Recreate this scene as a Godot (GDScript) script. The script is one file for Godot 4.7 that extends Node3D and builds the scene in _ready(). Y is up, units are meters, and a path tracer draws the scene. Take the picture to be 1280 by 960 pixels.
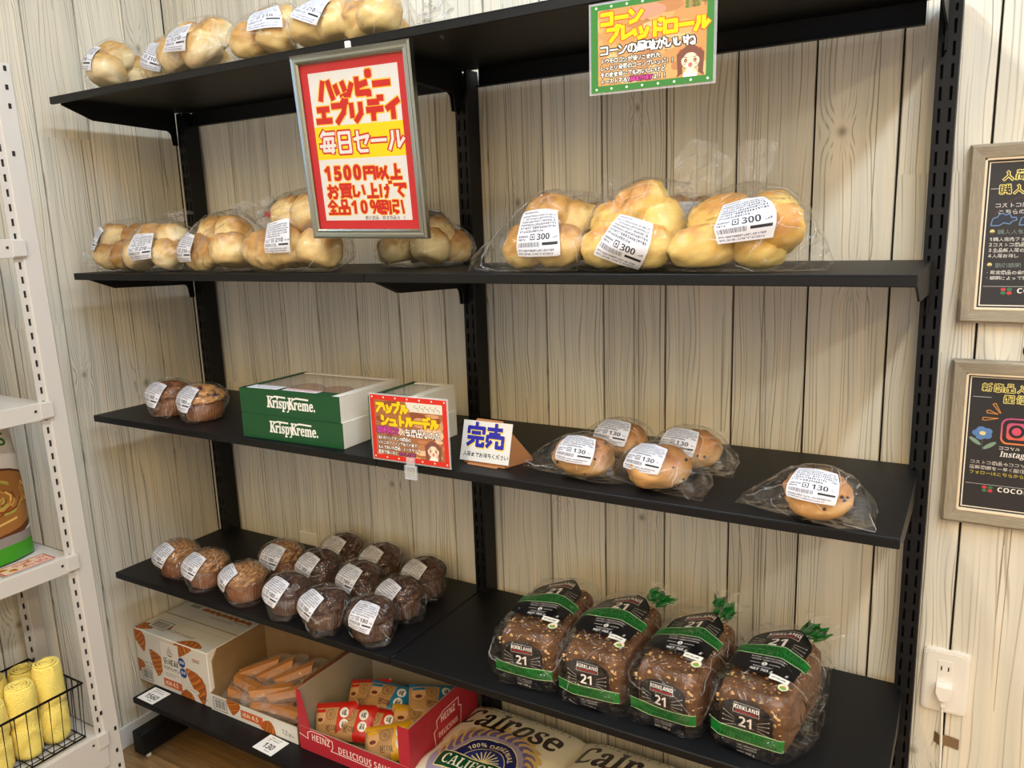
extends Node3D
# A shop corner: black wall shelving with bagged bread, boxes and signs, a white rack at the left wall.
# Units are metres, y up. x = 0 is the left end of the shelving, z = 0 the back edge of its shelves.

const BACK_Z := -0.022     # face of the back wall
const LEFT_X := -0.072     # face of the left wall
const SHELF_Y := [0.0, 1.6915, 1.2921, 0.9443, 0.5293, 0.1731]   # tops of the shelves, from the top one down
const SHELF_D := 0.36
var rng := RandomNumberGenerator.new()
var M := {}
var T := {}

func _ready():
	rng.seed = 7
	setup_view()
	make_materials()
	build_room()
	build_lamps()
	build_shelving()
	build_rack()
	build_rack_goods()
	build_wall_things()
	build_signs()
	build_top_shelf()
	build_second_shelf()
	build_third_shelf()
	build_fourth_shelf()
	build_bottom_shelf()

func setup_view():
	var cam := Camera3D.new()
	cam.name = "camera"
	cam.transform = Transform3D(Basis(Vector3(0.86178, -0.03246, -0.50624), Vector3(-0.07132, 0.98028, -0.18427), Vector3(0.50224, 0.19491, 0.84248)).orthonormalized(), Vector3(1.8653, 1.3670, 1.4667))
	cam.fov = rad_to_deg(2.0 * atan(480.0 / 988.6))
	cam.near = 0.02
	add_child(cam)
	cam.current = true
	var we := WorldEnvironment.new()
	we.name = "world"
	var e := Environment.new()
	e.background_mode = Environment.BG_COLOR
	e.background_color = Color(0.72, 0.84, 1.0)
	e.tonemap_mode = Environment.TONE_MAPPER_LINEAR
	e.tonemap_exposure = 0.97
	e.sdfgi_enabled = true
	e.ssao_enabled = true
	e.ssil_enabled = true
	we.environment = e
	add_child(we)

# ceiling fixtures: [x, z, energy, colour]
const LAMPS := [[1.05, 1.0, 0.95, Color(0.82, 0.91, 1.0)], [2.35, 1.0, 0.95, Color(0.82, 0.91, 1.0)], [3.65, 1.0, 0.95, Color(0.82, 0.91, 1.0)], [1.05, 2.4, 0.85, Color(1.0, 0.88, 0.66)], [2.35, 2.4, 0.85, Color(1.0, 0.88, 0.66)], [3.65, 2.4, 0.85, Color(1.0, 0.88, 0.66)], [1.05, 3.8, 0.50, Color(1.0, 0.88, 0.66)], [2.35, 3.8, 0.50, Color(1.0, 0.88, 0.66)], [3.65, 3.8, 0.50, Color(1.0, 0.88, 0.66)], [1.05, 5.2, 0.30, Color(1.0, 0.88, 0.66)], [2.35, 5.2, 0.30, Color(1.0, 0.88, 0.66)], [3.65, 5.2, 0.30, Color(1.0, 0.88, 0.66)]]
const LAMP_POWER := 2.5
const DAYLIGHT := 0.9
const CEIL_Y := 2.6

func build_lamps():
	for i in LAMPS.size():
		var l: Array = LAMPS[i]
		var t = thing("ceiling_light", "long glowing ceiling light, %s in the %s row from the shelving" % [["left", "middle", "right"][i % 3], ["first", "second", "third", "last"][i / 3]], "ceiling light", Vector3(l[0], CEIL_Y - 0.002, l[1]), 0.0, "ceiling lights")
		var st := begin()
		cbox(st, Vector3(0, -0.025, 0), Vector3(0.16, 0.05, 1.26), 0.004)
		part("housing", st, M.white_metal, t)
		st = begin()
		cbox(st, Vector3(0, -0.057, 0), Vector3(0.13, 0.014, 1.22), 0.003)
		part("diffuser", st, M.lamp_cool if l[1] < 2.0 else M.lamp_warm, t)
		var a := AreaLight3D.new()
		a.name = "lamp"
		a.area_size = Vector2(0.13, 1.22)
		a.area_normalize_energy = true
		a.light_energy = LAMP_POWER * l[2]
		a.light_color = l[3]
		a.shadow_enabled = true
		a.set("area_range", 12.0)
		a.rotation_degrees = Vector3(-90, 0, 0)
		a.position = Vector3(0, -0.068, 0)
		t.add_child(a)

# ---------------------------------------------------------------- naming and tree helpers
var used := {}
func numbered(n: String) -> String:
	if not used.has(n):
		used[n] = 0
		return n
	used[n] += 1
	return "%s_%03d" % [n, used[n]]

func thing(called: String, label: String, category: String, at := Vector3.ZERO, turn := 0.0, group := "") -> Node3D:
	var o := Node3D.new()
	o.name = numbered(called)
	add_child(o)
	o.position = at
	o.rotation.y = turn
	tag(o, label, category, group)
	return o

func tag(o: Node, label: String, category: String, group := ""):
	o.set_meta("label", label)
	o.set_meta("category", category)
	if group != "":
		o.set_meta("group", group)

func part(called: String, st: SurfaceTool, m: Material, parent: Node3D, xf := Transform3D()) -> MeshInstance3D:
	return partm(called, done(st), m, parent, xf)

func partm(called: String, mesh: Mesh, m: Material, parent: Node3D, xf := Transform3D()) -> MeshInstance3D:
	var o := MeshInstance3D.new()
	o.name = numbered(called) if parent == self else called
	o.mesh = mesh
	o.material_override = m
	o.transform = xf
	o.cast_shadow = GeometryInstance3D.SHADOW_CASTING_SETTING_ON
	parent.add_child(o, true)
	return o

func struct(called: String, st: SurfaceTool, m: Material, label := "") -> MeshInstance3D:
	var o = part(called, st, m, self)
	o.set_meta("kind", "structure")
	if label != "":
		o.set_meta("label", label)
	return o

func copy_of(o: Node3D, label: String, at: Vector3, turn: float) -> Node3D:
	var r: Node3D = o.duplicate()
	r.name = numbered(str(o.name).rstrip("0123456789").trim_suffix("_"))
	add_child(r)
	r.position = at
	r.rotation.y = turn
	r.set_meta("label", label)
	return r

# ---------------------------------------------------------------- mesh helpers
func begin() -> SurfaceTool:
	var st := SurfaceTool.new()
	st.begin(Mesh.PRIMITIVE_TRIANGLES)
	st.set_smooth_group(-1)
	return st

func done(st: SurfaceTool) -> ArrayMesh:
	st.generate_normals()
	return st.commit()

# a flat polygon, given so that it shows its front along n
func face(st: SurfaceTool, p: Array, n: Vector3, uv: Array = []):
	var c: Vector3 = (p[1] - p[0]).cross(p[2] - p[0])
	var flip := c.dot(n) > 0.0
	for i in range(1, p.size() - 1):
		for k in ([0, i + 1, i] if flip else [0, i, i + 1]):
			if uv.size():
				st.set_uv(uv[k])
			st.add_vertex(p[k])

const QUV := [Vector2(0, 1), Vector2(1, 1), Vector2(1, 0), Vector2(0, 0)]

# box with chamfered edges
func cbox(st: SurfaceTool, c: Vector3, s: Vector3, b := 0.0, xf := Transform3D()):
	var h := s * 0.5
	b = minf(b, minf(h.x, minf(h.y, h.z)) * 0.9)
	var ax := [Vector3.RIGHT, Vector3.UP, Vector3.BACK]
	for a in 3:
		var u: Vector3 = ax[(a + 1) % 3]
		var v: Vector3 = ax[(a + 2) % 3]
		var n: Vector3 = ax[a]
		for sg in [-1.0, 1.0]:
			var o: Vector3 = n * h[a] * sg
			var hu: float = h[(a + 1) % 3] - b
			var hv: float = h[(a + 2) % 3] - b
			var q := [o - u * hu - v * hv, o + u * hu - v * hv, o + u * hu + v * hv, o - u * hu + v * hv]
			face(st, q.map(func(p): return xf * (p + c)), xf.basis * (n * sg), QUV)
	if b <= 0.0:
		return
	for a in 3:
		var n: Vector3 = ax[a]
		var u: Vector3 = ax[(a + 1) % 3]
		var v: Vector3 = ax[(a + 2) % 3]
		var L: float = h[a] - b
		for su in [-1.0, 1.0]:
			for sv in [-1.0, 1.0]:
				var p1: Vector3 = u * su * h[(a + 1) % 3] + v * sv * (h[(a + 2) % 3] - b)
				var p2: Vector3 = u * su * (h[(a + 1) % 3] - b) + v * sv * h[(a + 2) % 3]
				face(st, [p1 - n * L, p2 - n * L, p2 + n * L, p1 + n * L].map(func(p): return xf * (p + c)), xf.basis * (u * su + v * sv), QUV)
	for sx in [-1.0, 1.0]:
		for sy in [-1.0, 1.0]:
			for sz in [-1.0, 1.0]:
				var g := Vector3(sx, sy, sz)
				face(st, [Vector3(h.x, h.y - b, h.z - b) * g, Vector3(h.x - b, h.y, h.z - b) * g, Vector3(h.x - b, h.y - b, h.z) * g].map(func(p): return xf * (p + c)), xf.basis * g, [Vector2.ZERO, Vector2.RIGHT, Vector2.ONE])

# a simple box from corner to corner
func span_box(st: SurfaceTool, lo: Vector3, hi: Vector3, b := 0.0):
	cbox(st, (lo + hi) * 0.5, hi - lo, b)

# polygon in a plane pushed out to a prism: pts are (a, b) laid along axes u, v from o; depth along w
func prism(st: SurfaceTool, pts: Array, o: Vector3, u: Vector3, v: Vector3, w: Vector3):
	var flat := PackedVector2Array(pts)
	var tri := Geometry2D.triangulate_polygon(flat)
	var mid := Vector2.ZERO
	for p in pts:
		mid += p / pts.size()
	for s in [0.0, 1.0]:
		for i in range(0, tri.size(), 3):
			var q := []
			for k in 3:
				var p: Vector2 = flat[tri[i + k]]
				q.append(o + u * p.x + v * p.y + w * s)
			face(st, q, w * (s * 2.0 - 1.0), [flat[tri[i]], flat[tri[i + 1]], flat[tri[i + 2]]])
	var ccw := not Geometry2D.is_polygon_clockwise(flat)
	for i in pts.size():
		var a: Vector2 = pts[i]
		var b: Vector2 = pts[(i + 1) % pts.size()]
		var d := b - a
		var n2 := Vector2(d.y, -d.x) * (1.0 if ccw else -1.0)
		if Geometry2D.is_polygon_clockwise(PackedVector2Array([Vector2(0, 0), Vector2(1, 0), Vector2(1, 1)])):
			n2 = -n2
		var A := o + u * a.x + v * a.y
		var B := o + u * b.x + v * b.y
		face(st, [A, B, B + w, A + w], u * n2.x + v * n2.y, QUV)

# a grid of points f(u, v), smooth; u and v run from 0 to 1; out: rough outward reference point to orient by (or null)
func surf(nu: int, nv: int, f: Callable, col = null, smooth := true, centre = null) -> ArrayMesh:
	var P := []
	var mid := Vector3.ZERO
	for j in nv + 1:
		for i in nu + 1:
			var p: Vector3 = f.call(float(i) / nu, float(j) / nv)
			P.append(p)
			mid += p
	mid /= P.size()
	if centre != null:
		mid = centre
	var st := begin()
	st.set_smooth_group(0 if smooth else -1)
	var vote := 0.0
	for j in range(0, nv, maxi(1, nv / 5)):
		for i in range(0, nu, maxi(1, nu / 7)):
			var k := j * (nu + 1) + i
			var n: Vector3 = (P[k + 1] - P[k]).cross(P[k + nu + 2] - P[k])
			vote += n.dot(P[k] - mid)
	var flip := vote > 0.0
	for j in nv:
		for i in nu:
			var k := j * (nu + 1) + i
			var idx := [k, k + nu + 2, k + 1, k, k + nu + 1, k + nu + 2] if flip else [k, k + 1, k + nu + 2, k, k + nu + 2, k + nu + 1]
			for t in [0, 3]:
				if P[idx[t]].is_equal_approx(P[idx[t + 1]]) or P[idx[t + 1]].is_equal_approx(P[idx[t + 2]]) or P[idx[t]].is_equal_approx(P[idx[t + 2]]):
					continue
				for q in 3:
					var n: int = idx[t + q]
					var uu := float(n % (nu + 1)) / nu
					var vv := float(n / (nu + 1)) / nv
					st.set_uv(Vector2(uu, vv))
					if col != null:
						st.set_color(col.call(uu, vv, P[n]))
					st.add_vertex(P[n])
	return done(st)

# profile of (radius, height) pairs turned about the y axis
func lathe(prof: Array, n := 24, flute := 0.0, flutes := 0) -> ArrayMesh:
	var m := prof.size() - 1
	return surf(n, m, func(u, v):
		var p: Vector2 = prof[int(round(v * m))]
		var a: float = u * TAU
		var r := p.x * (1.0 + flute * cos(a * flutes)) if flutes > 0 else p.x
		return Vector3(cos(a) * r, p.y, sin(a) * r), null, true, Vector3(0, prof[m / 2].y, 0))

# a round bar along points
func tube(st: SurfaceTool, pts: Array, r: float, n := 8):
	var rings := []
	var up := Vector3(0.13, 0.97, 0.21).normalized()
	for i in pts.size():
		var d: Vector3 = (pts[mini(i + 1, pts.size() - 1)] - pts[maxi(i - 1, 0)]).normalized()
		var s := d.cross(up)
		if s.length() < 0.05:
			s = d.cross(Vector3.RIGHT)
		s = s.normalized()
		var t := d.cross(s)
		var ring := []
		for k in n:
			var a := TAU * k / n
			ring.append(pts[i] + (s * cos(a) + t * sin(a)) * r)
		rings.append(ring)
	st.set_smooth_group(0)
	for i in pts.size() - 1:
		for k in n:
			var q := [rings[i][k], rings[i][(k + 1) % n], rings[i + 1][(k + 1) % n], rings[i + 1][k]]
			face(st, q, (q[0] + q[2]) * 0.5 - (pts[i] + pts[i + 1]) * 0.5, QUV)
	st.set_smooth_group(-1)
	face(st, rings[0], pts[0] - pts[1], rings[0].map(func(_p): return Vector2.ZERO))
	face(st, rings[-1], pts[-1] - pts[-2], rings[0].map(func(_p): return Vector2.ZERO))

# a flat printed sheet, thickness th, standing in the xy plane with its centre at the origin, print on +z
func sheet(parent: Node3D, called: String, w: float, h: float, th: float, front: Material, xf := Transform3D(), back: Material = null) -> MeshInstance3D:
	var st := begin()
	face(st, [Vector3(-w / 2, -h / 2, th), Vector3(w / 2, -h / 2, th), Vector3(w / 2, h / 2, th), Vector3(-w / 2, h / 2, th)], Vector3.BACK, QUV)
	var a := done(st)
	st = begin()
	var hw := w / 2
	var hh := h / 2
	face(st, [Vector3(-hw, -hh, 0), Vector3(hw, -hh, 0), Vector3(hw, hh, 0), Vector3(-hw, hh, 0)], Vector3.FORWARD, QUV)
	face(st, [Vector3(-hw, -hh, 0), Vector3(hw, -hh, 0), Vector3(hw, -hh, th), Vector3(-hw, -hh, th)], Vector3.DOWN, QUV)
	face(st, [Vector3(-hw, hh, 0), Vector3(hw, hh, 0), Vector3(hw, hh, th), Vector3(-hw, hh, th)], Vector3.UP, QUV)
	face(st, [Vector3(-hw, -hh, 0), Vector3(-hw, hh, 0), Vector3(-hw, hh, th), Vector3(-hw, -hh, th)], Vector3.LEFT, QUV)
	face(st, [Vector3(hw, -hh, 0), Vector3(hw, hh, 0), Vector3(hw, hh, th), Vector3(hw, -hh, th)], Vector3.RIGHT, QUV)
	st.generate_normals()
	var m := st.commit(a)
	var o := MeshInstance3D.new()
	o.name = numbered(called) if parent == self else called
	m.surface_set_material(0, front)
	m.surface_set_material(1, back if back else M.paper)
	o.mesh = m
	o.transform = xf
	parent.add_child(o, true)
	return o

# ---------------------------------------------------------------- materials
func mat(c: Color, rough := 0.6, metal := 0.0, spec := 0.5) -> StandardMaterial3D:
	var m := StandardMaterial3D.new()
	m.albedo_color = c
	m.roughness = rough
	m.metallic = metal
	m.metallic_specular = spec
	return m

func print_mat(t: Texture2D, rough := 0.5) -> StandardMaterial3D:
	var m := mat(Color.WHITE, rough)
	m.albedo_texture = t
	m.texture_repeat = false
	return m

func noise_tex(freq: float, seed_: int, size := 256, normal := false, bump := 4.0, fractal := true) -> NoiseTexture2D:
	var n := FastNoiseLite.new()
	n.noise_type = FastNoiseLite.TYPE_SIMPLEX_SMOOTH
	n.seed = seed_
	n.frequency = freq
	n.fractal_type = FastNoiseLite.FRACTAL_FBM if fractal else FastNoiseLite.FRACTAL_NONE
	var t := NoiseTexture2D.new()
	t.width = size
	t.height = size
	t.seamless = true
	t.noise = n
	t.as_normal_map = normal
	t.bump_strength = bump
	return t

# crumpled film: facets with sharp creases between them
func crumple_tex() -> NoiseTexture2D:
	var n := FastNoiseLite.new()
	n.noise_type = FastNoiseLite.TYPE_CELLULAR
	n.cellular_return_type = FastNoiseLite.RETURN_DISTANCE2_ADD
	n.cellular_jitter = 1.0
	n.seed = 21
	n.frequency = 0.011
	n.fractal_type = FastNoiseLite.FRACTAL_FBM
	n.fractal_octaves = 2
	n.domain_warp_enabled = true
	n.domain_warp_amplitude = 26.0
	n.domain_warp_frequency = 0.008
	var t := NoiseTexture2D.new()
	t.width = 512
	t.height = 512
	t.seamless = true
	t.noise = n
	t.as_normal_map = true
	t.bump_strength = 48.0
	return t

func vcol(rough := 0.6, spec := 0.4) -> StandardMaterial3D:
	var m := mat(Color.WHITE, rough, 0.0, spec)
	m.vertex_color_use_as_albedo = true
	return m

func make_materials():
	M.black_metal = mat(Color(0.034, 0.041, 0.054), 0.5, 0.0, 0.4)
	M.black_metal.normal_enabled = true
	M.black_metal.normal_texture = noise_tex(0.09, 3, 256, true, 1.2)
	M.black_metal.normal_scale = 0.25
	M.black_metal.uv1_triplanar = true
	M.black_metal.uv1_scale = Vector3(14, 14, 14)
	M.slot_dark = mat(Color(0.02, 0.02, 0.022), 0.8)
	M.white_metal = mat(Color(0.86, 0.85, 0.83), 0.4)
	M.rack_metal = mat(Color(0.80, 0.78, 0.75), 0.42)
	M.rack_dark = mat(Color(0.12, 0.11, 0.11), 0.8)
	M.lamp_cool = mat(Color(0.95, 0.95, 0.95), 0.6)
	M.lamp_cool.emission_enabled = true
	M.lamp_cool.emission = Color(1.0, 0.97, 0.93)
	M.lamp_cool.emission_energy_multiplier = 3.0
	M.lamp_warm = M.lamp_cool.duplicate()
	M.lamp_warm.emission = Color(1.0, 0.86, 0.68)
	M.paper = mat(Color(0.93, 0.93, 0.92), 0.7)
	M.plaster = mat(Color(0.87, 0.86, 0.83), 0.85)
	M.ceiling = mat(Color(0.9, 0.9, 0.88), 0.9)
	M.base_white = mat(Color(0.86, 0.85, 0.82), 0.45)
	M.plastic_white = mat(Color(0.93, 0.91, 0.87), 0.35)
	M.plug_white = mat(Color(0.95, 0.93, 0.89), 0.4)
	M.silver = mat(Color(0.66, 0.69, 0.68), 0.2, 1.0)
	M.cardboard = mat(Color(0.60, 0.475, 0.31), 0.85)
	M.cardboard.albedo_texture = noise_tex(0.02, 12, 128)
	M.cardboard.albedo_texture.color_ramp = ramp(Color(0.93, 0.93, 0.93), Color(1, 1, 1))
	M.cardboard.uv1_triplanar = true
	M.cardboard.uv1_scale = Vector3(6, 6, 6)
	M.card_grey = mat(Color(0.66, 0.62, 0.54), 0.85)
	M.kraft = mat(Color(0.70, 0.48, 0.30), 0.75)
	M.green_card = mat(Color(0.05, 0.30, 0.155), 0.42)
	M.white_card = mat(Color(0.93, 0.91, 0.86), 0.6)
	M.red_card = mat(Color(0.72, 0.17, 0.23), 0.5)
	M.wire = mat(Color(0.06, 0.045, 0.04), 0.4, 0.3)
	M.cloth_yellow = mat(Color(1.0, 0.91, 0.47), 0.95)
	M.cloth_yellow.rim_enabled = true
	M.cloth_yellow.rim = 0.6
	M.cloth_yellow.normal_enabled = true
	M.cloth_yellow.normal_texture = noise_tex(0.12, 9, 256, true, 6.0)
	M.cloth_yellow.uv1_triplanar = true
	M.cloth_yellow.uv1_scale = Vector3(9, 9, 9)
	M.film = mat(Color(1, 1, 1, 0.003), 0.085)
	M.film.transparency = BaseMaterial3D.TRANSPARENCY_ALPHA
	M.film.cull_mode = BaseMaterial3D.CULL_DISABLED
	M.film.normal_enabled = true
	M.film.normal_texture = crumple_tex()
	M.film.normal_scale = 1.3
	M.film.uv1_triplanar = true
	M.film.uv1_scale = Vector3(7, 7, 7)
	M.film_folds = M.film.duplicate()
	M.film_folds.albedo_color = Color(1, 1, 1, 0.08)
	M.crease = mat(Color(1, 1, 1, 0.16), 0.14)
	M.crease.transparency = BaseMaterial3D.TRANSPARENCY_ALPHA
	M.pane = mat(Color(1, 1, 1, 0.04), 0.05)
	M.pane.transparency = BaseMaterial3D.TRANSPARENCY_ALPHA
	M.clear_plastic = mat(Color(0.95, 0.97, 1.0, 0.25), 0.08)
	M.clear_plastic.transparency = BaseMaterial3D.TRANSPARENCY_ALPHA
	M.green_film = mat(Color(0.03, 0.42, 0.14), 0.3)
	M.green_film.cull_mode = BaseMaterial3D.CULL_DISABLED
	M.bread = vcol(0.62, 0.4)
	M.bread.normal_enabled = true
	M.bread.normal_scale = 0.35
	M.bread.normal_texture = noise_tex(0.05, 31, 256, true, 5.0)
	M.bread.uv1_triplanar = true
	M.bread.uv1_scale = Vector3(5, 5, 5)
	M.cake = vcol(0.7, 0.4)
	M.cake.normal_enabled = true
	M.cake.normal_texture = noise_tex(0.11, 33, 256, true, 9.0)
	M.cake.uv1_triplanar = true
	M.cake.uv1_scale = Vector3(9, 9, 9)
	M.cup_dark = mat(Color(0.36, 0.24, 0.17), 0.75)
	M.cup_brown = mat(Color(0.55, 0.35, 0.20), 0.75)
	M.oat = mat(Color(0.86, 0.68, 0.42), 0.7)
	M.raisin = mat(Color(0.20, 0.09, 0.07), 0.5)
	M.planks = print_mat(plank_atlas(), 0.62)
	M.planks.texture_repeat = true
	M.groove = mat(Color(0.13, 0.10, 0.08), 0.9)
	M.floor_wood = print_mat(floor_atlas(), 0.38)
	M.frame_wood = print_mat(frame_grain(), 0.6)
	M.frame_wood.texture_repeat = true
	M.frame_lip = mat(Color(0.93, 0.86, 0.74), 0.6)

func ramp(a: Color, b: Color) -> Gradient:
	var g := Gradient.new()
	g.set_color(0, a)
	g.set_color(1, b)
	return g

# whitewashed old boards: eight side by side, grain lines bending round knots
func plank_atlas() -> ImageTexture:
	var W := 1536
	var H := 1024
	var pw := W / 8
	var low := FastNoiseLite.new()
	low.seed = 5
	low.frequency = 1.0
	low.fractal_octaves = 2
	var data := PackedByteArray()
	data.resize(W * H * 3)
	var r := RandomNumberGenerator.new()
	r.seed = 42
	for b in 8:
		var freq := [0.115, 0.065, 0.135, 0.085, 0.15, 0.075, 0.125, 0.10][b] as float
		var depth := [0.85, 0.5, 1.0, 0.65, 0.85, 0.55, 0.95, 0.75][b] as float
		var tone := [1.0, 0.97, 0.95, 1.0, 0.96, 0.99, 0.94, 0.98][b] as float
		var knots := []
		for k in [2, 3, 2, 3, 2, 2, 3, 2][b]:
			knots.append([r.randf_range(40, 150), r.randf_range(120, 900) if k == 0 else r.randf_range(300, 980), r.randf_range(9, 19), r.randf_range(0.8, 1.7)])
		var cracks := []
		for k in 7:
			cracks.append([r.randf_range(8, pw - 8), r.randf_range(0, H), r.randf_range(30, 190), r.randf_range(0.8, 2.4)])
		for y in H:
			var yy := y * 0.0035
			var wav := low.get_noise_2d(b * 37.0, yy * 1.7) * 9.0
			for x in pw:
				var xs := x + wav + low.get_noise_2d(b * 11.0 + x * 0.012, yy * 1.3) * 14.0
				var h := xs * freq
				var kd := 0.0
				for k in knots:
					var dx: float = (x - k[0]) / k[2]
					var dy: float = (y - k[1]) * 2.5 / 0.7 / (k[2] * k[3])
					var q := dx * dx + dy * dy
					if q < 30.0:
						h += 3.2 * exp(-q * 0.16) * dx / (0.55 + absf(dx)) * 1.25
						kd = maxf(kd, exp(-q * 2.6))
				var brk := low.get_noise_2d(xs * 0.055 + b * 90.0, yy * 1.1)
				var tri := absf(h - floorf(h) - 0.5) * 2.0
				var line := smoothstep(0.60, 0.98, tri) * clampf(0.26 + brk * 1.9, 0.06, 0.9) * depth
				var tint := low.get_noise_2d(x * 0.02 + b * 70.0, yy * 0.8)
				for c in cracks:
					if absf(x - c[0]) < 5.0 and absf(y - c[1]) < c[2]:
						var cw: float = c[3] * (1.0 - absf(y - c[1]) / c[2])
						line = maxf(line, 0.95 * smoothstep(cw + 1.0, cw * 0.4, absf(x - c[0] - wav * 0.25)))
				line = maxf(line, kd * (0.55 + 0.45 * tri))
				var shade := tone * (0.985 + 0.055 * tint)
				var R := lerpf(0.925, 0.38, line * 0.70) * shade
				var G := lerpf(0.902, 0.33, line * 0.70) * shade
				var B := lerpf(0.832, 0.25, line * 0.70) * shade
				var warm := clampf(tint * 0.8, 0.0, 0.5)
				var o := (y * W + b * pw + x) * 3
				data[o] = int(clampf(R, 0, 1) * 255)
				data[o + 1] = int(clampf(G - warm * 0.03, 0, 1) * 255)
				data[o + 2] = int(clampf(B - warm * 0.05, 0, 1) * 255)
	return ImageTexture.create_from_image(Image.create_from_data(W, H, false, Image.FORMAT_RGB8, data))

# four brown floorboards, one above the other
func floor_atlas() -> ImageTexture:
	var W := 512
	var H := 512
	var n := FastNoiseLite.new()
	n.seed = 15
	n.frequency = 1.0
	var im := Image.create(W, H, false, Image.FORMAT_RGB8)
	for y in H:
		var b := y / 128
		for x in W:
			var g := n.get_noise_2d(x * 0.006 + b * 30.0, y * 0.09) * 0.6 + n.get_noise_2d(x * 0.02, y * 0.35 + b * 50.0) * 0.4
			var k: float = 1.0 + g * 0.28 + [0.0, 0.07, -0.06, 0.03][b]
			im.set_pixel(x, y, Color(0.56 * k, 0.43 * k, 0.27 * k))
	return ImageTexture.create_from_image(im)

# grey-brown picture frame wood, grain along u
func frame_grain() -> ImageTexture:
	var n := FastNoiseLite.new()
	n.seed = 77
	n.frequency = 1.0
	var im := Image.create(256, 128, false, Image.FORMAT_RGB8)
	for y in 128:
		for x in 256:
			var g := n.get_noise_2d(x * 0.015, y * 0.16) * 0.7 + n.get_noise_2d(x * 0.05, y * 0.5) * 0.4
			var k := 1.0 + g * 0.26
			im.set_pixel(x, y, Color(0.60 * k, 0.555 * k, 0.475 * k))
	return ImageTexture.create_from_image(im)

# ---------------------------------------------------------------- room
var plank_meshes := {}
func plank_mesh(slot: int, w: float, h: float, v0: float) -> ArrayMesh:
	var key := "%d %.4f %.3f" % [slot, w, v0]
	if plank_meshes.has(key):
		return plank_meshes[key]
	var st := begin()
	var b := 0.0024
	var t := 0.008
	var u0 := slot / 8.0
	var u1 := u0 + minf(w / 0.1325, 1.0) / 8.0
	var uvs := [Vector2(u0, v0 + h / 2.6), Vector2(u1, v0 + h / 2.6), Vector2(u1, v0), Vector2(u0, v0)]
	var x0 := b
	var x1 := w - b
	face(st, [Vector3(x0, 0, 0), Vector3(x1, 0, 0), Vector3(x1, h, 0), Vector3(x0, h, 0)], Vector3.BACK, uvs)
	var ul := [Vector2(u0, v0 + h / 2.6), Vector2(u0, v0 + h / 2.6), Vector2(u0, v0), Vector2(u0, v0)]
	face(st, [Vector3(x0, 0, 0), Vector3(x0 - b * 0.35, 0, -b * 1.5), Vector3(x0 - b * 0.35, h, -b * 1.5), Vector3(x0, h, 0)], Vector3(-1, 0, 1), ul)
	face(st, [Vector3(x1, 0, 0), Vector3(x1 + b * 0.35, 0, -b * 1.5), Vector3(x1 + b * 0.35, h, -b * 1.5), Vector3(x1, h, 0)], Vector3(1, 0, 1), ul)
	face(st, [Vector3(x0 - b * 0.35, 0, -b * 1.5), Vector3(x0 - b * 0.35, 0, -t), Vector3(x0 - b * 0.35, h, -t), Vector3(x0 - b * 0.35, h, -b * 1.5)], Vector3.LEFT, ul)
	face(st, [Vector3(x1 + b * 0.35, 0, -b * 1.5), Vector3(x1 + b * 0.35, 0, -t), Vector3(x1 + b * 0.35, h, -t), Vector3(x1 + b * 0.35, h, -b * 1.5)], Vector3.RIGHT, ul)
	plank_meshes[key] = done(st)
	return plank_meshes[key]

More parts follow.
